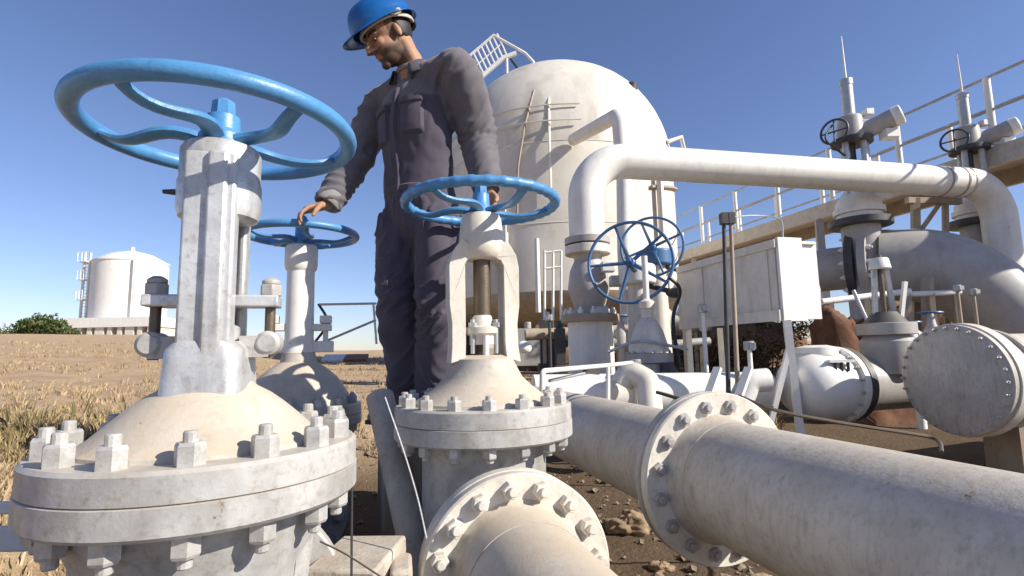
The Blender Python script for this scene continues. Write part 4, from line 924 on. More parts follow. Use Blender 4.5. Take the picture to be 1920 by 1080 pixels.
# small white guard frame and clutter below the tank
gf = thing('tubular_barrier', 'small white tubular guard frame left of the riser', 'frame', (*at(1037, 560, 8)[:2], 0))
for x in (1021, 1037, 1052): obj('post', M().cyl(rel(at(x, 470, 8), gf), rel(at(x, 600, 8), gf), .02, .02, 8), MT['clean'], gf)
for y in (470, 500): obj('rail', M().cyl(rel(at(1021, y + 4, 8), gf), rel(at(1052, y, 8), gf), .02, .02, 8), MT['clean'], gf)
for i, (x, y, Y, w_, h_, m_, l) in enumerate(((1025, 640, 8.6, .22, .7, 'dark', 'dark upright pump casing beside the white pedestal'), (1050, 650, 8.2, .15, .55, 'dark', 'slim dark motor casing next to the pedestal'), (990, 635, 9.5, .8, .35, 'grey', 'low grey skid under the left side of the domed tank'))):
    p = at(x, y, Y); g = M().box((0, 0, h_ / 2), (w_, .3, h_)).cyl((0, 0, h_), (0, 0, h_ + .12), .06, .06, 12).cyl((-w_ * .5, 0, h_ * .6), (w_ * .8, 0, h_ * .6), .07, .07, 12).box((0, 0, -.15), (w_ * 1.3, .4, .3))
    z = hgt(p.x, p.y); o = obj('pump_unit', g, MT[m_], loc=(p.x, p.y, max(z, p.z - h_ / 2)), bevel=.01); tag(o, l, 'pump')
p = at(982, 648, 7.5); gr = M(); 
o = obj('rock', M().ell((0, 0, 0), (0.11, 0.1, 0.09), 10, 7), MT['clean'], loc=(p.x, p.y, p.z)); 
for v in o.data.vertices: v.co *= 1 + 0.25 * noise.noise(v.co * 9)
tag(o, 'white rock lying behind the centre valve to its right', 'rock'); o.location.z = max(hgt(p.x, p.y) + 0.05, p.z - .02)

# low brown bank behind the equipment, carrying the dry shrubs
for (x, Y, sx_, h_, sd, l) in ((1330, 10.4, 2.3, 0.62, 11, 'long low dark brown earth bank behind the cabinet and upright wheels'), (1720, 9.9, 1.5, 0.70, 23, 'dark brown earth bank in the shade under the big arch pipe'), (1010, 10.9, 0.9, 0.42, 31, 'low dark brown earth bank under the left part of the domed tank')):
    P_ = at(x, 620, Y); g0 = hgt(P_.x, P_.y)
    o = obj('earth_bank', M().ell((0, 0, 0), (sx_, .7, h_ - g0 + .12), 110, 44), MT['brownearth'], loc=(P_.x, P_.y, g0 - .1))
    for v in o.data.vertices:
        c = v.co; v.co *= 1 + noise.noise(c * 1.3 + Vector((sd, 0, 0))) * .25 + noise.noise(c * 4 + Vector((sd, 3, 0))) * .16 + noise.noise(c * 11) * .08 + noise.noise(c * 30) * .04
    tag(o, l, 'earth bank')
    for k in range(4 if sx_ > 1 else 2):
        q_ = (k + .5) / (4 if sx_ > 1 else 2) * 2 - 1; xx = P_.x + q_ * sx_ * .85; zz = g0 + (h_ - g0) * math.sqrt(max(0, 1 - (q_ * .85) ** 2)) * .75
        shrub('dry_shrub', 'brown dry shrub, %s from the left on the %s' % (('first', 'second', 'third', 'fourth')[k], {11: 'long earth bank behind the cabinet', 23: 'shaded bank under the arch pipe', 31: 'low bank under the domed tank'}[sd]), 'shrub', (xx, P_.y - .25, zz), [((0, 0, .16), (.5, .3, .22), 260), ((.3, 0, .1), (.3, .2, .15), 120)], 0.045, SH, group='dry shrubs on the earth banks')

# more plant clutter seen between the big shapes
CL = 'brown service pipes low behind the equipment'
for i, (a, b_, r_, Y0, Y1, m_, l) in enumerate((((985, 628), (1330, 612), .09, 8.4, 8.8, 'warm', 'brown service pipe running low behind the white pedestal'), ((1140, 655), (1330, 640), .06, 7.6, 7.8, 'grey', 'thin grey service pipe low behind the upright blue wheels'), ((1540, 566), (1705, 546), .04, 6.6, 6.8, 'clean', 'thin white bar crossing in front of the big arch pipe'), ((1690, 552), (1800, 548), .035, 6.8, 6.9, 'clean', 'short white bar right of the slim yoke valve'))):
    A_, B_ = at(*a, Y0), at(*b_, Y1); t = thing('service_pipe', l, 'pipe', ((A_ + B_) / 2), group=CL if i < 2 else None); obj('barrel', M().cyl(A_ - t.location, B_ - t.location, r_, r_, 16), MT[m_], t)
    for q_ in (0.1, 0.5, 0.92):
        P_ = A_ + (B_ - A_) * q_; obj('support', M().bar(P_ - t.location, Vector((P_.x, P_.y + .02, min(P_.z - .05, hgt(P_.x, P_.y) - .1))) - t.location, .06, .06), MT['warm'], t)
for i, (x, y, Y, s_, l) in enumerate(((1165, 640, 7.2, 1.0, 'small grey valve low between the pedestal and the dusty bell valve'), (1285, 600, 7.4, 1.15, 'small grey valve left of the cabinet beside the upright wheel'), (1750, 640, 6.4, 1.0, 'small grey valve behind the top of the blind flange'), (1712, 650, 6.0, 0.8, 'small white valve between the yoke valve and the blind flange'))):
    p = at(x, y, Y); t = thing('needle_valve', l, 'valve', p)
    obj('body', M().cyl((-.2 * s_, 0, 0), (.2 * s_, 0, 0), .08 * s_, .08 * s_, 14).lathe([(.1 * s_, -.05), (.1 * s_, .1 * s_), (.05 * s_, .2 * s_), (.03 * s_, .34 * s_)], None, 16).cyl((0, 0, -.05), (0, 0, min(-.2, hgt(p.x, p.y) - p.z - .1)), .05, .05, 10), MT['clean' if i == 3 else 'grey'], t)
    for sd_ in (-1, 1): obj('pipe_flange', M().cyl((.19 * s_ * sd_, 0, 0), (.24 * s_ * sd_, 0, 0), .14 * s_, .14 * s_, 18), MT['white'], t)
    obj('handwheel', M().torus(.12 * s_, .014 * s_, Matrix.Translation((0, 0, .34 * s_)), 28, 8).cyl((-.12 * s_, 0, .34 * s_), (.12 * s_, 0, .34 * s_), .01, .01, 6), MT['dblue'], t)
def lump(name, label, loc, sc, mat, seed):
    o = obj(name, M().ell((0, 0, 0), sc, 40, 26), MT[mat], loc=loc)
    for v in o.data.vertices:
        n_ = noise.noise(v.co * (1.6 / max(sc)) + Vector((seed, 0, 0))) + 0.6 * noise.noise(v.co * (4.5 / max(sc)) + Vector((seed, 3, 0))) + .3 * noise.noise(v.co * (11 / max(sc))); v.co *= 1 + 0.42 * n_
    return tag(o, label, 'rock')
for k, (x, y, sc, l) in enumerate(((1185, 985, (.12, .09, .055), 'large tan lump of earth left of the right pipe flange'), (1240, 1050, (.045, .04, .022), 'smaller tan lump of earth below the right pipe flange'), (1420, 1076, (.06, .045, .02), 'flat tan lump of earth at the bottom edge under the thick pipe'))):
    d_ = ray(x, y); P_ = d_ * (-0.88 / d_.z); lump('earth_lump', l, (P_.x, P_.y, hgt(P_.x, P_.y) + sc[2] * .3), sc, 'earth', k * 5 + 2)

# thin lines and instrument posts in the right midground
for (pts, r_, m_, l) in (([(1230, 735, 3.6), (1300, 752, 3.5), (1380, 748, 3.4), (1450, 765, 3.3)], .012, 'black', 'black cable sagging behind the right pipe flange'),
                         ([(1255, 520, 5.2), (1275, 545, 5.2), (1262, 600, 5.1), (1275, 690, 5.0)], .018, 'black', 'black hose hanging right of the large upright wheel'),
                         ([(1560, 235, 7.6), (1548, 260, 7.5), (1575, 285, 7.6), (1640, 330, 7.6)], .014, 'black', 'thin black cable at the motor operated valve gear head'),
                         ([(1600, 545, 6.2), (1625, 600, 6.0), (1645, 640, 5.6)], .02, 'galv', 'pale sloping conduit left of the slim yoke valve'),
                         ([(1140, 660, 4.9), (1200, 640, 5.0), (1290, 655, 5.0)], .014, 'galv', 'thin pale tubing bowed behind the bell bonnet valve')):
    o = obj('hose' if m_ == 'black' else 'thin_tube', M().tube(bez([at(*p_) for p_ in pts], 8), r_, 8), MT[m_]); tag(o, l, 'cable' if m_ == 'black' else 'tube')
for (x, y0, y1, Y, l) in ((1318, 585, 735, 4.9, 'thin grey post left of the cabinet legs'), (1405, 655, 745, 4.6, 'short white post between the slim poles and the cabinet leg'), (1795, 545, 660, 6.6, 'thin brown rod above the blind flange, left one'), (1825, 552, 660, 6.6, 'thin brown rod above the blind flange, right one'), (1030, 600, 690, 7.0, 'short dark post beside the white guard barrier'), (1192, 690, 760, 4.3, 'short white post on the low manifold pipe')):
    a_ = at(x, y0, Y); b_ = Vector((a_.x, a_.y + .01, min(at(x, y1, Y).z, hgt(a_.x, a_.y) - .1))); t = thing('instrument_post', l, 'post', b_)
    obj('shaft', M().cyl(b_ - b_, a_ - b_, .022, .02, 10), MT['warm' if x > 1700 else ('dark' if x == 1030 else 'clean')], t)
    obj('head', M().cyl(a_ - b_ - UP * .01, a_ - b_ + UP * .07, .045, .045, 14, .006).box(a_ - b_ + UP * .03 + Vector((0, -.05, 0)), (.05, .05, .05)), MT['galv'], t)

# ------------------------------------------------------------------ the worker
def remesh(g, voxel, smooth_it=3, fac=0.5):
    me = bpy.data.meshes.new('tmp'); me.from_pydata(g.v, [], g.f)
    import bmesh
    b = bmesh.new(); b.from_mesh(me); bmesh.ops.recalc_face_normals(b, faces=b.faces[:]); b.to_mesh(me); b.free()
    o = bpy.data.objects.new('tmp', me); COL.objects.link(o)
    m = o.modifiers.new('r', 'REMESH'); m.mode = 'VOXEL'; m.voxel_size = voxel; m.use_smooth_shade = True
    s = o.modifiers.new('s', 'SMOOTH'); s.iterations = smooth_it; s.factor = fac
    dg = bpy.context.evaluated_depsgraph_get(); dg.update()
    out = bpy.data.meshes.new_from_object(o.evaluated_get(dg)); bpy.data.objects.remove(o)
    out.shade_smooth(); return out
def blend(a, b, t): return a + (b - a) * t
WB = Vector((-0.37, 2.24, -0.27))
man = thing('person', 'worker in blue hard hat and dark grey purple coveralls bending over the valves', 'person', WB)
def W(v): return Vector(v) - WB
Rs, Ls = W((-0.595, 2.345, 1.155)), W((-0.213, 2.07, 1.178))
Re, Rw = W((-0.672, 2.29, 0.878)), W((-0.775, 2.20, 0.648))
Le, Lw = W((-0.132, 2.19, 0.915)), W((-0.098, 2.15, 0.680))
Rh, Lh = W((-0.485, 2.31, 0.575)), W((-0.300, 2.20, 0.565))
Rk, Lk = W((-0.470, 2.24, 0.20)), W((-0.293, 2.15, 0.19))
Ra, La = W((-0.450, 2.30, -0.19)), W((-0.325, 2.24, -0.19))
hipc = (Rh + Lh) / 2; shc = (Rs + Ls) / 2
latH = (Rh - Lh).normalized(); latS = (Rs - Ls).normalized()   # towards his right
fH = UP.cross(latH) * -1; fH = Vector((latH.y, -latH.x, 0)); 
if fH.y > 0: fH = -fH
fH.normalize(); fS = Vector((latS.y, -latS.x, 0))
if fS.y > 0: fS = -fS
fS.normalize()
NB = W((-0.408, 2.195, 1.225)); HC = W((-0.505, 2.13, 1.348))
spine = (shc - hipc)
def limb(g, pts, rad, seg=18, n=8, el=1.0):
    P = bez(pts, n); k = len(P); rs = []
    for i in range(k):
        q = i / (k - 1) * (len(rad) - 1); j = min(int(q), len(rad) - 2); rs.append(blend(rad[j], rad[j + 1], q - j))
    g.tube(P, rs, seg)
def sect(g, tfr, extra=0.0, seg=28):
    secs = []
    for (q, a, b_, off) in tfr:
        c = hipc + spine * q + blend(fH, fS, max(0, min(1, q))) * off
        lat = blend(latH, latS, max(0, min(1, q))).normalized(); fw = blend(fH, fS, max(0, min(1, q))).normalized()
        secs.append((c, lat, a + extra, fw, b_ + extra))
    g.loft(secs, seg)
TORSO = [(-0.20, 0.13, 0.085, -0.01), (-0.08, 0.172, 0.118, -0.012), (0.05, 0.180, 0.128, -0.01), (0.25, 0.168, 0.122, 0.0), (0.42, 0.166, 0.118, 0.004), (0.62, 0.178, 0.122, 0.008), (0.80, 0.190, 0.120, 0.004), (0.92, 0.188, 0.105, -0.004), (1.0, 0.165, 0.082, -0.012), (1.06, 0.11, 0.065, -0.018), (1.10, 0.07, 0.055, -0.018)]
cg = M()
sect(cg, TORSO)
for sd in (Rs, Ls): limb(cg, [NB - UP * .03, blend(NB - UP * .045, sd, .5), sd + UP * .004], [0.064, 0.066, 0.062])
def down(v, z): return v + UP * z
limb(cg, [blend(Rs, shc, 0.25), Rs, blend(Rs, Re, .5) + UP * .005, Re, blend(Re, Rw, .55), Rw + (Rw - Re) * 0.02], [0.062, 0.072, 0.075, 0.070, 0.064, 0.058])
limb(cg, [blend(Ls, shc, 0.25), Ls, blend(Ls, Le, .5) + Vector((.01, 0, 0)), Le, blend(Le, Lw, .55), Lw + (Lw - Le) * 0.02], [0.062, 0.077, 0.088, 0.080, 0.070, 0.060])
limb(cg, [Rh + UP * .02, blend(Rh, Rk, .5) + fH * 0.012, Rk + fH * .012, blend(Rk, Ra, .55), Ra + UP * .02], [0.104, 0.104, 0.092, 0.086, 0.084, 0.080])
limb(cg, [Lh + UP * .02, blend(Lh, Lk, .5) + fH * 0.012, Lk + fH * .012, blend(Lk, La, .55), La + UP * .02], [0.104, 0.104, 0.092, 0.086, 0.084, 0.080])
cov = remesh(cg, 0.0095, 7)
# folds in the cloth
LIMBS = [(Rs, Re, 30, 8, .010), (Re, Rw, 34, 8, .010), (Ls, Le, 30, 8, .010), (Le, Lw, 34, 8, .010), (Rh, Rk, 22, 9, .010), (Rk, Ra, 26, 8, .011), (Lh, Lk, 22, 9, .010), (Lk, La, 26, 8, .011)]
JOINTS = [(Re, .10), (Le, .10), (Rk, .13), (Lk, .13), (Ra, .12), (La, .12), (Rh, .13), (Lh, .13), (Rw, .08), (Lw, .08), (Rs - UP * .09, .09), (Ls - UP * .09, .09)]
def ridged(p): return 1 - abs(noise.noise(p)) * 2.2
cov.calc_loop_triangles()
co = np.zeros(len(cov.vertices) * 3, np.float32); cov.vertices.foreach_get('co', co); co = co.reshape(-1, 3)
no = np.zeros(len(cov.vertices) * 3, np.float32); cov.vertices.foreach_get('normal', no); no = no.reshape(-1, 3)
def segd(P, a, b):
    a = np.array(a); b = np.array(b); ab = b - a; t = np.clip(((P - a) @ ab) / (ab @ ab), 0, 1)
    return np.linalg.norm(P - (a + t[:, None] * ab), axis=1)
D = np.stack([segd(co, a, b) - (0.09 if i < 4 else 0.10) for i, (a, b, *_r) in enumerate(LIMBS)] + [segd(co, hipc + spine * .1, hipc + spine * .9) - 0.165], 1)
own = D.argmin(1)
for i in range(len(co)):
    p = Vector(co[i]); k = own[i]
    if k < 8:
        a, b_, f1_, f2_, am = LIMBS[k]; ax_ = (b_ - a).normalized(); al = (p - a).dot(ax_); pe = p - a - ax_ * al
        wq = noise.noise(p * 4.5 + Vector((k * 3, 0, 0))) * 1.6; qv = Vector((al * f1_ * .62 + pe.x * 14 + pe.y * 6 + wq * 1.5, pe.x * f2_ * .7 + k * 7.7, pe.y * f2_ * .7 + al * 5 + wq))
    else:
        lat = p.dot(latH); qv = Vector((lat * 20, p.z * 6.5 + lat * 5, p.dot(fH) * 7)); am = .0045
    jw = 0.45
    for (jp, jr) in JOINTS:
        dd = (p - jp).length
        if dd < jr * 1.6: jw = max(jw, 0.45 + 1.0 * (1 - dd / (jr * 1.6)))
    dv = (max(ridged(qv), 0) ** 1.5 - 0.35) * am * (1.9 if k < 4 else 2.4) * jw * (0.55 + 0.9 * abs(noise.noise(p * 5.3 + Vector((9, 0, 0))))) + noise.noise(p * 7) * 0.009 + noise.noise(p * 24) * 0.002
    # belt line gather
    co[i] = co[i] + no[i] * dv
cov.vertices.foreach_set('co', co.ravel()); cov.update()
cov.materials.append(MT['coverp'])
lit_tone = np.zeros((len(co), 3), np.float32)
for i in range(len(co)):
    k = own[i]; p = Vector(co[i]); q_ = (p - hipc).dot(spine) / spine.dot(spine)
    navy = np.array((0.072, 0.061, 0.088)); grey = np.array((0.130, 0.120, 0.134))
    lit_tone[i] = grey if (k < 4 or (k == 8 and q_ > 0.84)) else navy  # lighter grey puts sunlight on sleeves and shoulders into the cloth colour
set_pigment(cov, lit_tone)
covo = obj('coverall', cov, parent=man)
bvh = BVHTree.FromPolygons([tuple(v) for v in co], [tuple(p.vertices) for p in cov.polygons])
def patch(name, o, right, upv, dirv, w_, h_, off, mat, nx=10, ny=10, taper=0.0, edge=True, label=None, parent=None):
    # a piece of cloth laid on the coverall
    vs = []; ok = True
    for j in range(ny + 1):
        for i in range(nx + 1):
            a = (i / nx - 0.5) * w_ * (1 - taper * (1 - j / ny)); b_ = (j / ny - 0.5) * h_
            p = Vector(o) + Vector(right) * a + Vector(upv) * b_
            hit = bvh.ray_cast(p - Vector(dirv) * 0.4, Vector(dirv))
            q = hit[0] if hit[0] is not None else p
            border = (i in (0, nx) or j in (0, ny))
            vs.append(q - Vector(dirv) * (-0.004 if border else off))
    fs = [(j * (nx + 1) + i, j * (nx + 1) + i + 1, (j + 1) * (nx + 1) + i + 1, (j + 1) * (nx + 1) + i) for j in range(ny) for i in range(nx)]
    g = M(); g.v = [tuple(v) for v in vs]; g.f = fs
    return obj(name, g, mat, parent or covo, label=label)
upS = spine.normalized(); cfr = lambda q, s, f=0.15: hipc + spine * q - latS * s + fS * f
# s>0 is towards his left (sunny side)
for s_, l in ((0.098, 'chest pocket on the sunlit side'), (-0.10, 'chest pocket on the shaded side')):
    dv = (-fS + latS * (0.35 if s_ > 0 else -0.35)).normalized()
    patch('pocket', cfr(0.66, s_), latS, upS, dv, 0.115, 0.145, 0.013, MT['cover'], label=l)
    patch('pocket_flap', cfr(0.785, s_), latS, upS, dv, 0.126, 0.045, 0.021, MT['cover'], ny=4)
patch('placket', cfr(0.52, 0.0), latS, upS, -fS, 0.042, 0.50, 0.012, MT['cover'], nx=4, ny=24)
patch('waistband', hipc + spine * 0.2 + fH * .15, latH, UP, -fH, 0.29, 0.04, 0.006, MT['cover'], nx=24, ny=4)
for s_ in (0.11, -0.11): patch('hip_pocket', hipc + spine * 0.02 - latH * s_ + fH * .12, (latH + UP * (0.5 if s_ > 0 else -0.5)).normalized(), UP, -fH, 0.05, 0.15, 0.006, MT['cover'], nx=4)
patch('thigh_pocket', blend(Rh, Rk, .62) + fH * .1, latH, UP, -fH, 0.10, 0.14, 0.008, MT['cover'])
def cuffring(a, b_, r, mat, name, L=0.055):
    ax_ = (b_ - a).normalized()
    fr = frame(b_ - ax_ * (L - .012), ax_)
    vs = []
    g = M().lathe([(r * 1.02, 0), (r * 1.06, 0.008), (r * 1.03, L * .5), (r * 1.06, L - .006), (r * 1.0, L), (r * 0.82, L - .002), (r * .8, 0.01)], fr, 28)
    o = obj(name, g, mat, covo)
    for v in o.data.vertices: v.co += Vector((noise.noise(v.co * 25), noise.noise(v.co * 25 + Vector((5, 0, 0))), 0)) * .004
cuffring(Re, Rw, 0.054, MT['yokecloth'], 'cuff'); cuffring(Le, Lw, 0.055, MT['cover'], 'cuff')
cuffring(Rk, Ra, 0.080, MT['cover'], 'trouser_hem', .06); cuffring(Lk, La, 0.080, MT['cover'], 'trouser_hem', .06)
# ---- body : head, neck, torso core, arms, hands, legs in one surface
HX = Vector((-0.78, -0.40, -0.56)).normalized(); HY = UP.cross(HX).normalized(); HZ = HX.cross(HY).normalized()
HA = (HX, HY, HZ); HM = Matrix(HA).transposed()
def H(x, y, z): return HC + HX * x + HY * y + HZ * z
bg_ = M()
bg_.ell(H(-0.012, 0, 0.03), (0.098, 0.076, 0.098), 28, 18, ax=HA)
bg_.ell(H(0.030, 0, -0.035), (0.060, 0.060, 0.075), 24, 16, ax=HA)
bg_.ell(H(0.036, 0, -0.082), (0.052, 0.049, 0.036), 22, 14, ax=HA)
bg_.ell(H(0.076, 0, -0.103), (0.020, 0.024, 0.018), 16, 10, ax=HA)
bg_.ell(H(0.072, 0, 0.022), (0.022, 0.052, 0.014), 16, 10, ax=HA)
for s_ in (-1, 1):
    bg_.ell(H(0.062, 0.036 * s_, -0.022), (0.024, 0.020, 0.020), 14, 10, ax=HA)
    bg_.ell(H(0.012, 0.040 * s_, -0.066), (0.036, 0.018, 0.030), 14, 10, ax=HA)
    bg_.ell(H(-0.012, 0.078 * s_, -0.012), (0.017, 0.008, 0.029), 14, 10, ax=HA)
    bg_.ell(H(0.096, 0.012 * s_, -0.034), (0.011, 0.008, 0.008), 12, 8, ax=HA)
bg_.tube([H(0.080, 0, 0.022), H(0.094, 0, 0.004), H(0.112, 0, -0.018), H(0.120, 0, -0.032), H(0.094, 0, -0.040)], [0.009, 0.012, 0.014, 0.0155, 0.010], 12)
bg_.ell(H(0.087, 0, -0.058), (0.013, 0.023, 0.008), 14, 8, ax=HA); bg_.ell(H(0.084, 0, -0.071), (0.013, 0.020, 0.008), 14, 8, ax=HA)
limb(bg_, [H(-0.035, 0, -0.02), H(-0.028, 0, -0.09), blend(H(-0.03, 0, -0.1), NB, .6), NB - UP * .07], [0.056, 0.056, 0.058, 0.066])
sect(bg_, TORSO, -0.03)
for a, b_, c in ((Rs, Re, Rw), (Ls, Le, Lw)): limb(bg_, [blend(a, shc, .25), a, b_, c], [0.045, 0.048, 0.040, 0.028])
for a, b_, c in ((Rh, Rk, Ra), (Lh, Lk, La)): limb(bg_, [a, b_ + fH * .01, c - UP * .02], [0.07, 0.062, 0.045])
def hand(g, wp, fwd, back, thumb_side, curl, tcurl=0.5, sc=1.0):
    f = Vector(fwd).normalized(); b_ = Vector(back); b_ = (b_ - f * b_.dot(f)).normalized(); s = f.cross(b_) * thumb_side
    L = 0.092 * sc
    secs = []
    for q, w_, t_ in ((-0.25, .029, .023), (0, .030, .022), (.35, .040, .018), (.75, .044, .016), (1.0, .043, .013), (1.08, .040, .009)):
        secs.append((wp + f * (L * q), s, w_ * sc, b_, t_ * sc))
    g.loft(secs, 18)
    for i, (off, ln) in enumerate(((.0325, .076), (.011, .084), (-.0105, .078), (-.031, .062))):
        p = wp + f * (L * 0.93) + s * (off * sc); d = (f + s * (off * 1.6)).normalized(); pts = [p - f * .012]; pts.append(p); a = 0
        for k, fr_ in enumerate((.46, .31, .23)):
            a += curl[k] * (1 + .08 * i); dd = (d * math.cos(a) - b_ * math.sin(a)).normalized(); pts.append(pts[-1] + dd * (ln * fr_ * sc))
        r0 = .0092 if i < 3 else .0082
        g.tube(pts, [r0 * sc, r0 * sc, r0 * .95 * sc, r0 * .86 * sc, r0 * .68 * sc], 10)
        g.ell(pts[-1], (r0 * .72 * sc,) * 3, 8, 6)
    p = wp + f * (L * .25) + s * (.026 * sc); d = (f * .72 + s * .62 - b_ * .28).normalized(); d2 = (f * .9 + s * .15 - b_ * (.3 + tcurl)).normalized()
    pts = [wp + f * (L * .1) + s * .01, p, p + d * .034 * sc, p + d * .034 * sc + (d + d2).normalized() * .032 * sc, p + d * .034 * sc + (d + d2).normalized() * .032 * sc + d2 * .024 * sc]
    g.tube(pts, [.016 * sc, .015 * sc, .012 * sc, .0105 * sc, .0075 * sc], 10); g.ell(pts[-1], (.0078 * sc,) * 3, 8, 6)
RHW = Rw + (Rw - Re).normalized() * .012
hand(bg_, RHW, (-0.72, -0.52, -0.36), (-0.25, -0.10, 0.95), -1, (0.35, 0.55, 0.5))
LHW = Lw + (Lw - Le).normalized() * .012
hand(bg_, LHW, (0.05, -0.25, -0.95), (0.45, 0.75, -0.2), 1, (0.75, 0.75, 0.5))
body = remesh(bg_, 0.0042, 3, 0.45)
cols = []
for v in body.vertices:
    q = HM.transposed() @ (v.co - HC); c = Vector((0.42, 0.235, 0.15))
    k = 0.0
    if q.length < 0.16:
        # stubble on jaw, upper lip and sideburns (pigment)
        if q.x > -0.04: k = sst(-0.030 - 0.2 * max(0, q.x - .03), -0.062, q.z) * (1 - sst(-0.13, -0.16, q.z)) * sst(-0.04, -0.01, q.x)
        if q.x > 0.075 and -0.056 < q.z < -0.036: k = max(k, .8)
        if abs(q.y) > 0.05 and -0.012 < q.x < 0.025 and q.z > -0.07 and q.z < 0.04: k = max(k, .8)
        if q.x > 0.082 and -0.078 < q.z < -0.055 and abs(q.y) < .02: k = 0.1; c = Vector((0.33, 0.14, 0.11))
        if q.z > 0.018 and q.z < 0.032 and q.x > 0.06 and 0.012 < abs(q.y) < 0.05: k = 1.0
    n_ = 0.92 + 0.16 * noise.noise(v.co * 18)
    c = c * n_; cols.append(tuple(blend(c, Vector((0.055, 0.035, 0.028)), k * 0.9)))
body.materials.append(MT['skin']); set_pigment(body, np.array(cols))
obj('body', body, parent=man)
for s_ in (-1, 1): obj('eye', M().ell(H(0.080, 0.031 * s_, -0.002), (0.009, 0.010, 0.006), 14, 10, ax=HA), MT['eye'], man)
# hair under the helmet, a shell over the back and sides of the skull
g = M(); hv = M().ell((0, 0, 0), (0.100, 0.079, 0.102), 36, 24)
keep = set(); vs = []
for v in hv.v:
    x, y, z = v; vs.append(H(x - 0.016, y, z + 0.028) + Vector((noise.noise(Vector(v) * 60), noise.noise(Vector(v) * 60 + Vector((3, 0, 0))), 0)) * .004)
fs = [f for f in hv.f if all((hv.v[i][0] < 0.012 and hv.v[i][2] > -0.082 + 0.35 * max(0, hv.v[i][0] + 0.045)) or hv.v[i][2] > 0.04 for i in f)]
g.v = [tuple(v) for v in vs]; g.f = fs
ho = obj('hair', g, MT['hair'], man); md_ = ho.modifiers.new('thick', 'SOLIDIFY'); md_.thickness = 0.006
# hard hat
he = M(); vs = []; fs = []; na = 56; nr = 12; h0 = H(-0.006, 0, 0.052)
for j in range(nr + 1):
    q = j / nr * PI / 2
    for i in range(na):
        a = 2 * PI * i / na; ca, sa = math.cos(a), math.sin(a)
        rx = 0.148 if ca > 0 else 0.142; x = rx * math.sin(q) ** 0.82 * ca; y = 0.116 * math.sin(q) ** 0.82 * sa; z = 0.118 * math.cos(q) ** 0.9
        rid = 0.007 * math.exp(-(y / 0.018) ** 2) * math.sin(min(1, q / 1.3) * PI * .5 + .5) if q < 1.3 else 0
        vs.append(h0 + HX * x + HY * y + HZ * (z + rid))
for j in range(nr):
    for i in range(na): fs.append((j * na + i, j * na + (i + 1) % na, (j + 1) * na + (i + 1) % na, (j + 1) * na + i))
n0 = len(vs); 
for (k, dz) in ((1.02, -0.006), (1.06, -0.012)):
    for i in range(na):
        a = 2 * PI * i / na; ca, sa = math.cos(a), math.sin(a); rx = 0.148 if ca > 0 else 0.142
        br_ = 0.012 + (0.052 * max(0, ca) ** 2.2 if ca > 0 else 0.004)
        kk = (k - 1.0) / 0.06
        vs.append(h0 + HX * ((rx + br_ * kk) * ca) + HY * ((0.116 + 0.010 * kk) * sa) + HZ * (dz - 0.012 * kk * max(0, ca)))
for jj in range(2):
    a0_ = nr * na if jj == 0 else n0; b0_ = n0 + jj * na
    for i in range(na): fs.append((a0_ + i, a0_ + (i + 1) % na, b0_ + (i + 1) % na, b0_ + i))
he.v = [tuple(v) for v in vs]; he.f = fs
hat = obj('hard_hat', he, MT['helmet'], man); md_ = hat.modifiers.new('thick', 'SOLIDIFY'); md_.thickness = 0.003; md_.offset = -1
obj('head_band', M().tube([H(0.118 * math.cos(a) - .012, 0.094 * math.sin(a), 0.045 - 0.022 * (math.cos(a) < 0) * abs(math.cos(a))) for a in [2 * PI * i / 40 for i in range(40)]], 0.007, 8, closed=True, flat=1.8), MT['strap'], hat)
obj('ratchet', M().ell(H(-0.132, 0, 0.012), (0.014, 0.035, 0.016), 14, 8, ax=HA), MT['black'], hat)
obj('side_slot', M().ell(H(-0.03, 0.108, 0.045), (0.03, 0.007, 0.014), 14, 8, ax=HA), MT['strap'], hat)
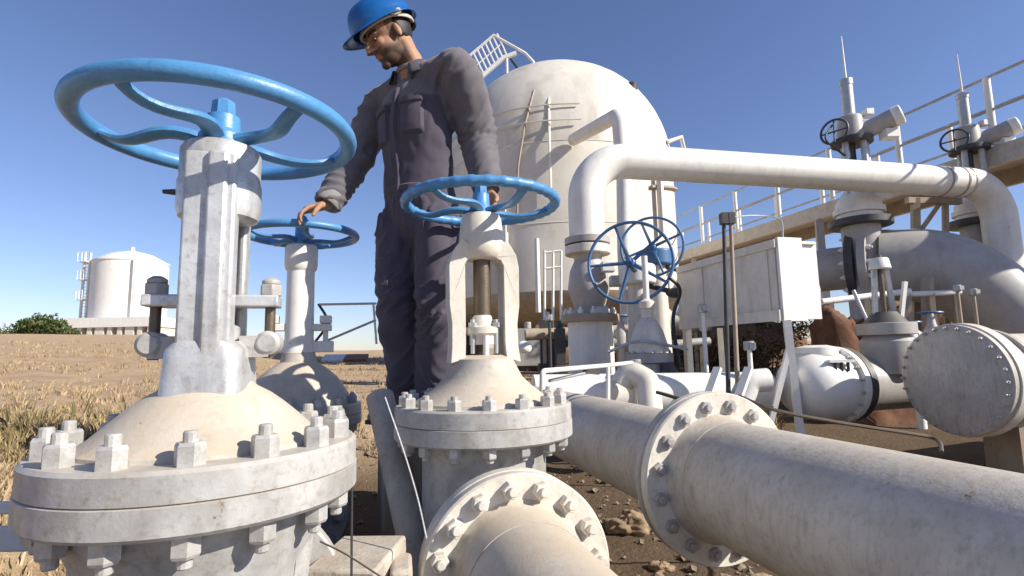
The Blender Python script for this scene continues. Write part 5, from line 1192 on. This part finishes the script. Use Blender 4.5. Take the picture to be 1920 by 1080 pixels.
# collar : open stand-and-fall collar round the neck
vs = []; fs = []; nn = 26
ndir = (HC - NB); ndir = (UP * 0.85 + ndir.normalized() * .4).normalized()
for j, (r_, z_) in enumerate(((0.082, -0.035), (0.078, 0.0), (0.074, 0.036), (0.082, 0.034), (0.098, 0.004), (0.112, -0.024))):
    for i in range(nn + 1):
        a = PI * (0.16 + 1.68 * i / nn); fx = -math.cos(a) * -1
        dr = fS * math.cos(a) + latS * math.sin(a)
        open_ = max(0, math.cos(a)) ** 2
        vs.append(NB - UP * .012 + ndir * (z_ - 0.045 * open_) + dr * (r_ + 0.014 * open_ + .004 * noise.noise(Vector((i * .4, j, 0)))))
for j in range(5):
    for i in range(nn): fs.append((j * (nn + 1) + i, j * (nn + 1) + i + 1, (j + 1) * (nn + 1) + i + 1, (j + 1) * (nn + 1) + i))
g = M(); g.v = [tuple(v) for v in vs]; g.f = fs
c_ = obj('collar', g, MT['cover'], covo); md_ = c_.modifiers.new('thick', 'SOLIDIFY'); md_.thickness = 0.004
g = M().torus(0.070, 0.012, frame(NB + UP * .005, ndir), 32, 8); obj('undershirt', g, MT['yokecloth'], covo)
# boots
for a in (Ra, La):
    f_ = (fH + latH * (0.15 if a is Ra else -0.1)).normalized(); s_ = UP.cross(f_)
    g = M(); secs = []
    zb_ = 0.005 - 0
    for q, w_, h_ in ((-0.085, .030, .075), (-0.06, .042, .085), (0.0, .046, .095), (0.06, .046, .075), (0.12, .050, .058), (0.165, .044, .05), (0.19, .028, .038)):
        secs.append((Vector((a.x, a.y, zb_ + h_ / 2)) + f_ * q, s_, w_, UP, h_ / 2))
    g.loft(secs, 18); g.cyl(Vector((a.x, a.y, zb_ + .04)), Vector((a.x, a.y, zb_ + .15)), 0.05, 0.052, 18)
    me = remesh(g, 0.008, 4); me.materials.append(MT['boot']); b_ = obj('boot', me, parent=man)
    sg = M(); poly = []
    for q, w_ in ((-0.095, .02), (-0.08, .042), (0.0, .045), (0.1, .052), (0.16, .046), (0.195, .028)): poly.append((q, w_))
    poly = poly + [(q, -w_) for q, w_ in reversed(poly)]
    sg.prism(poly, 0.016, frame(Vector((a.x, a.y, 0.001)), UP, f_)); obj('sole', sg, MT['black'], b_)
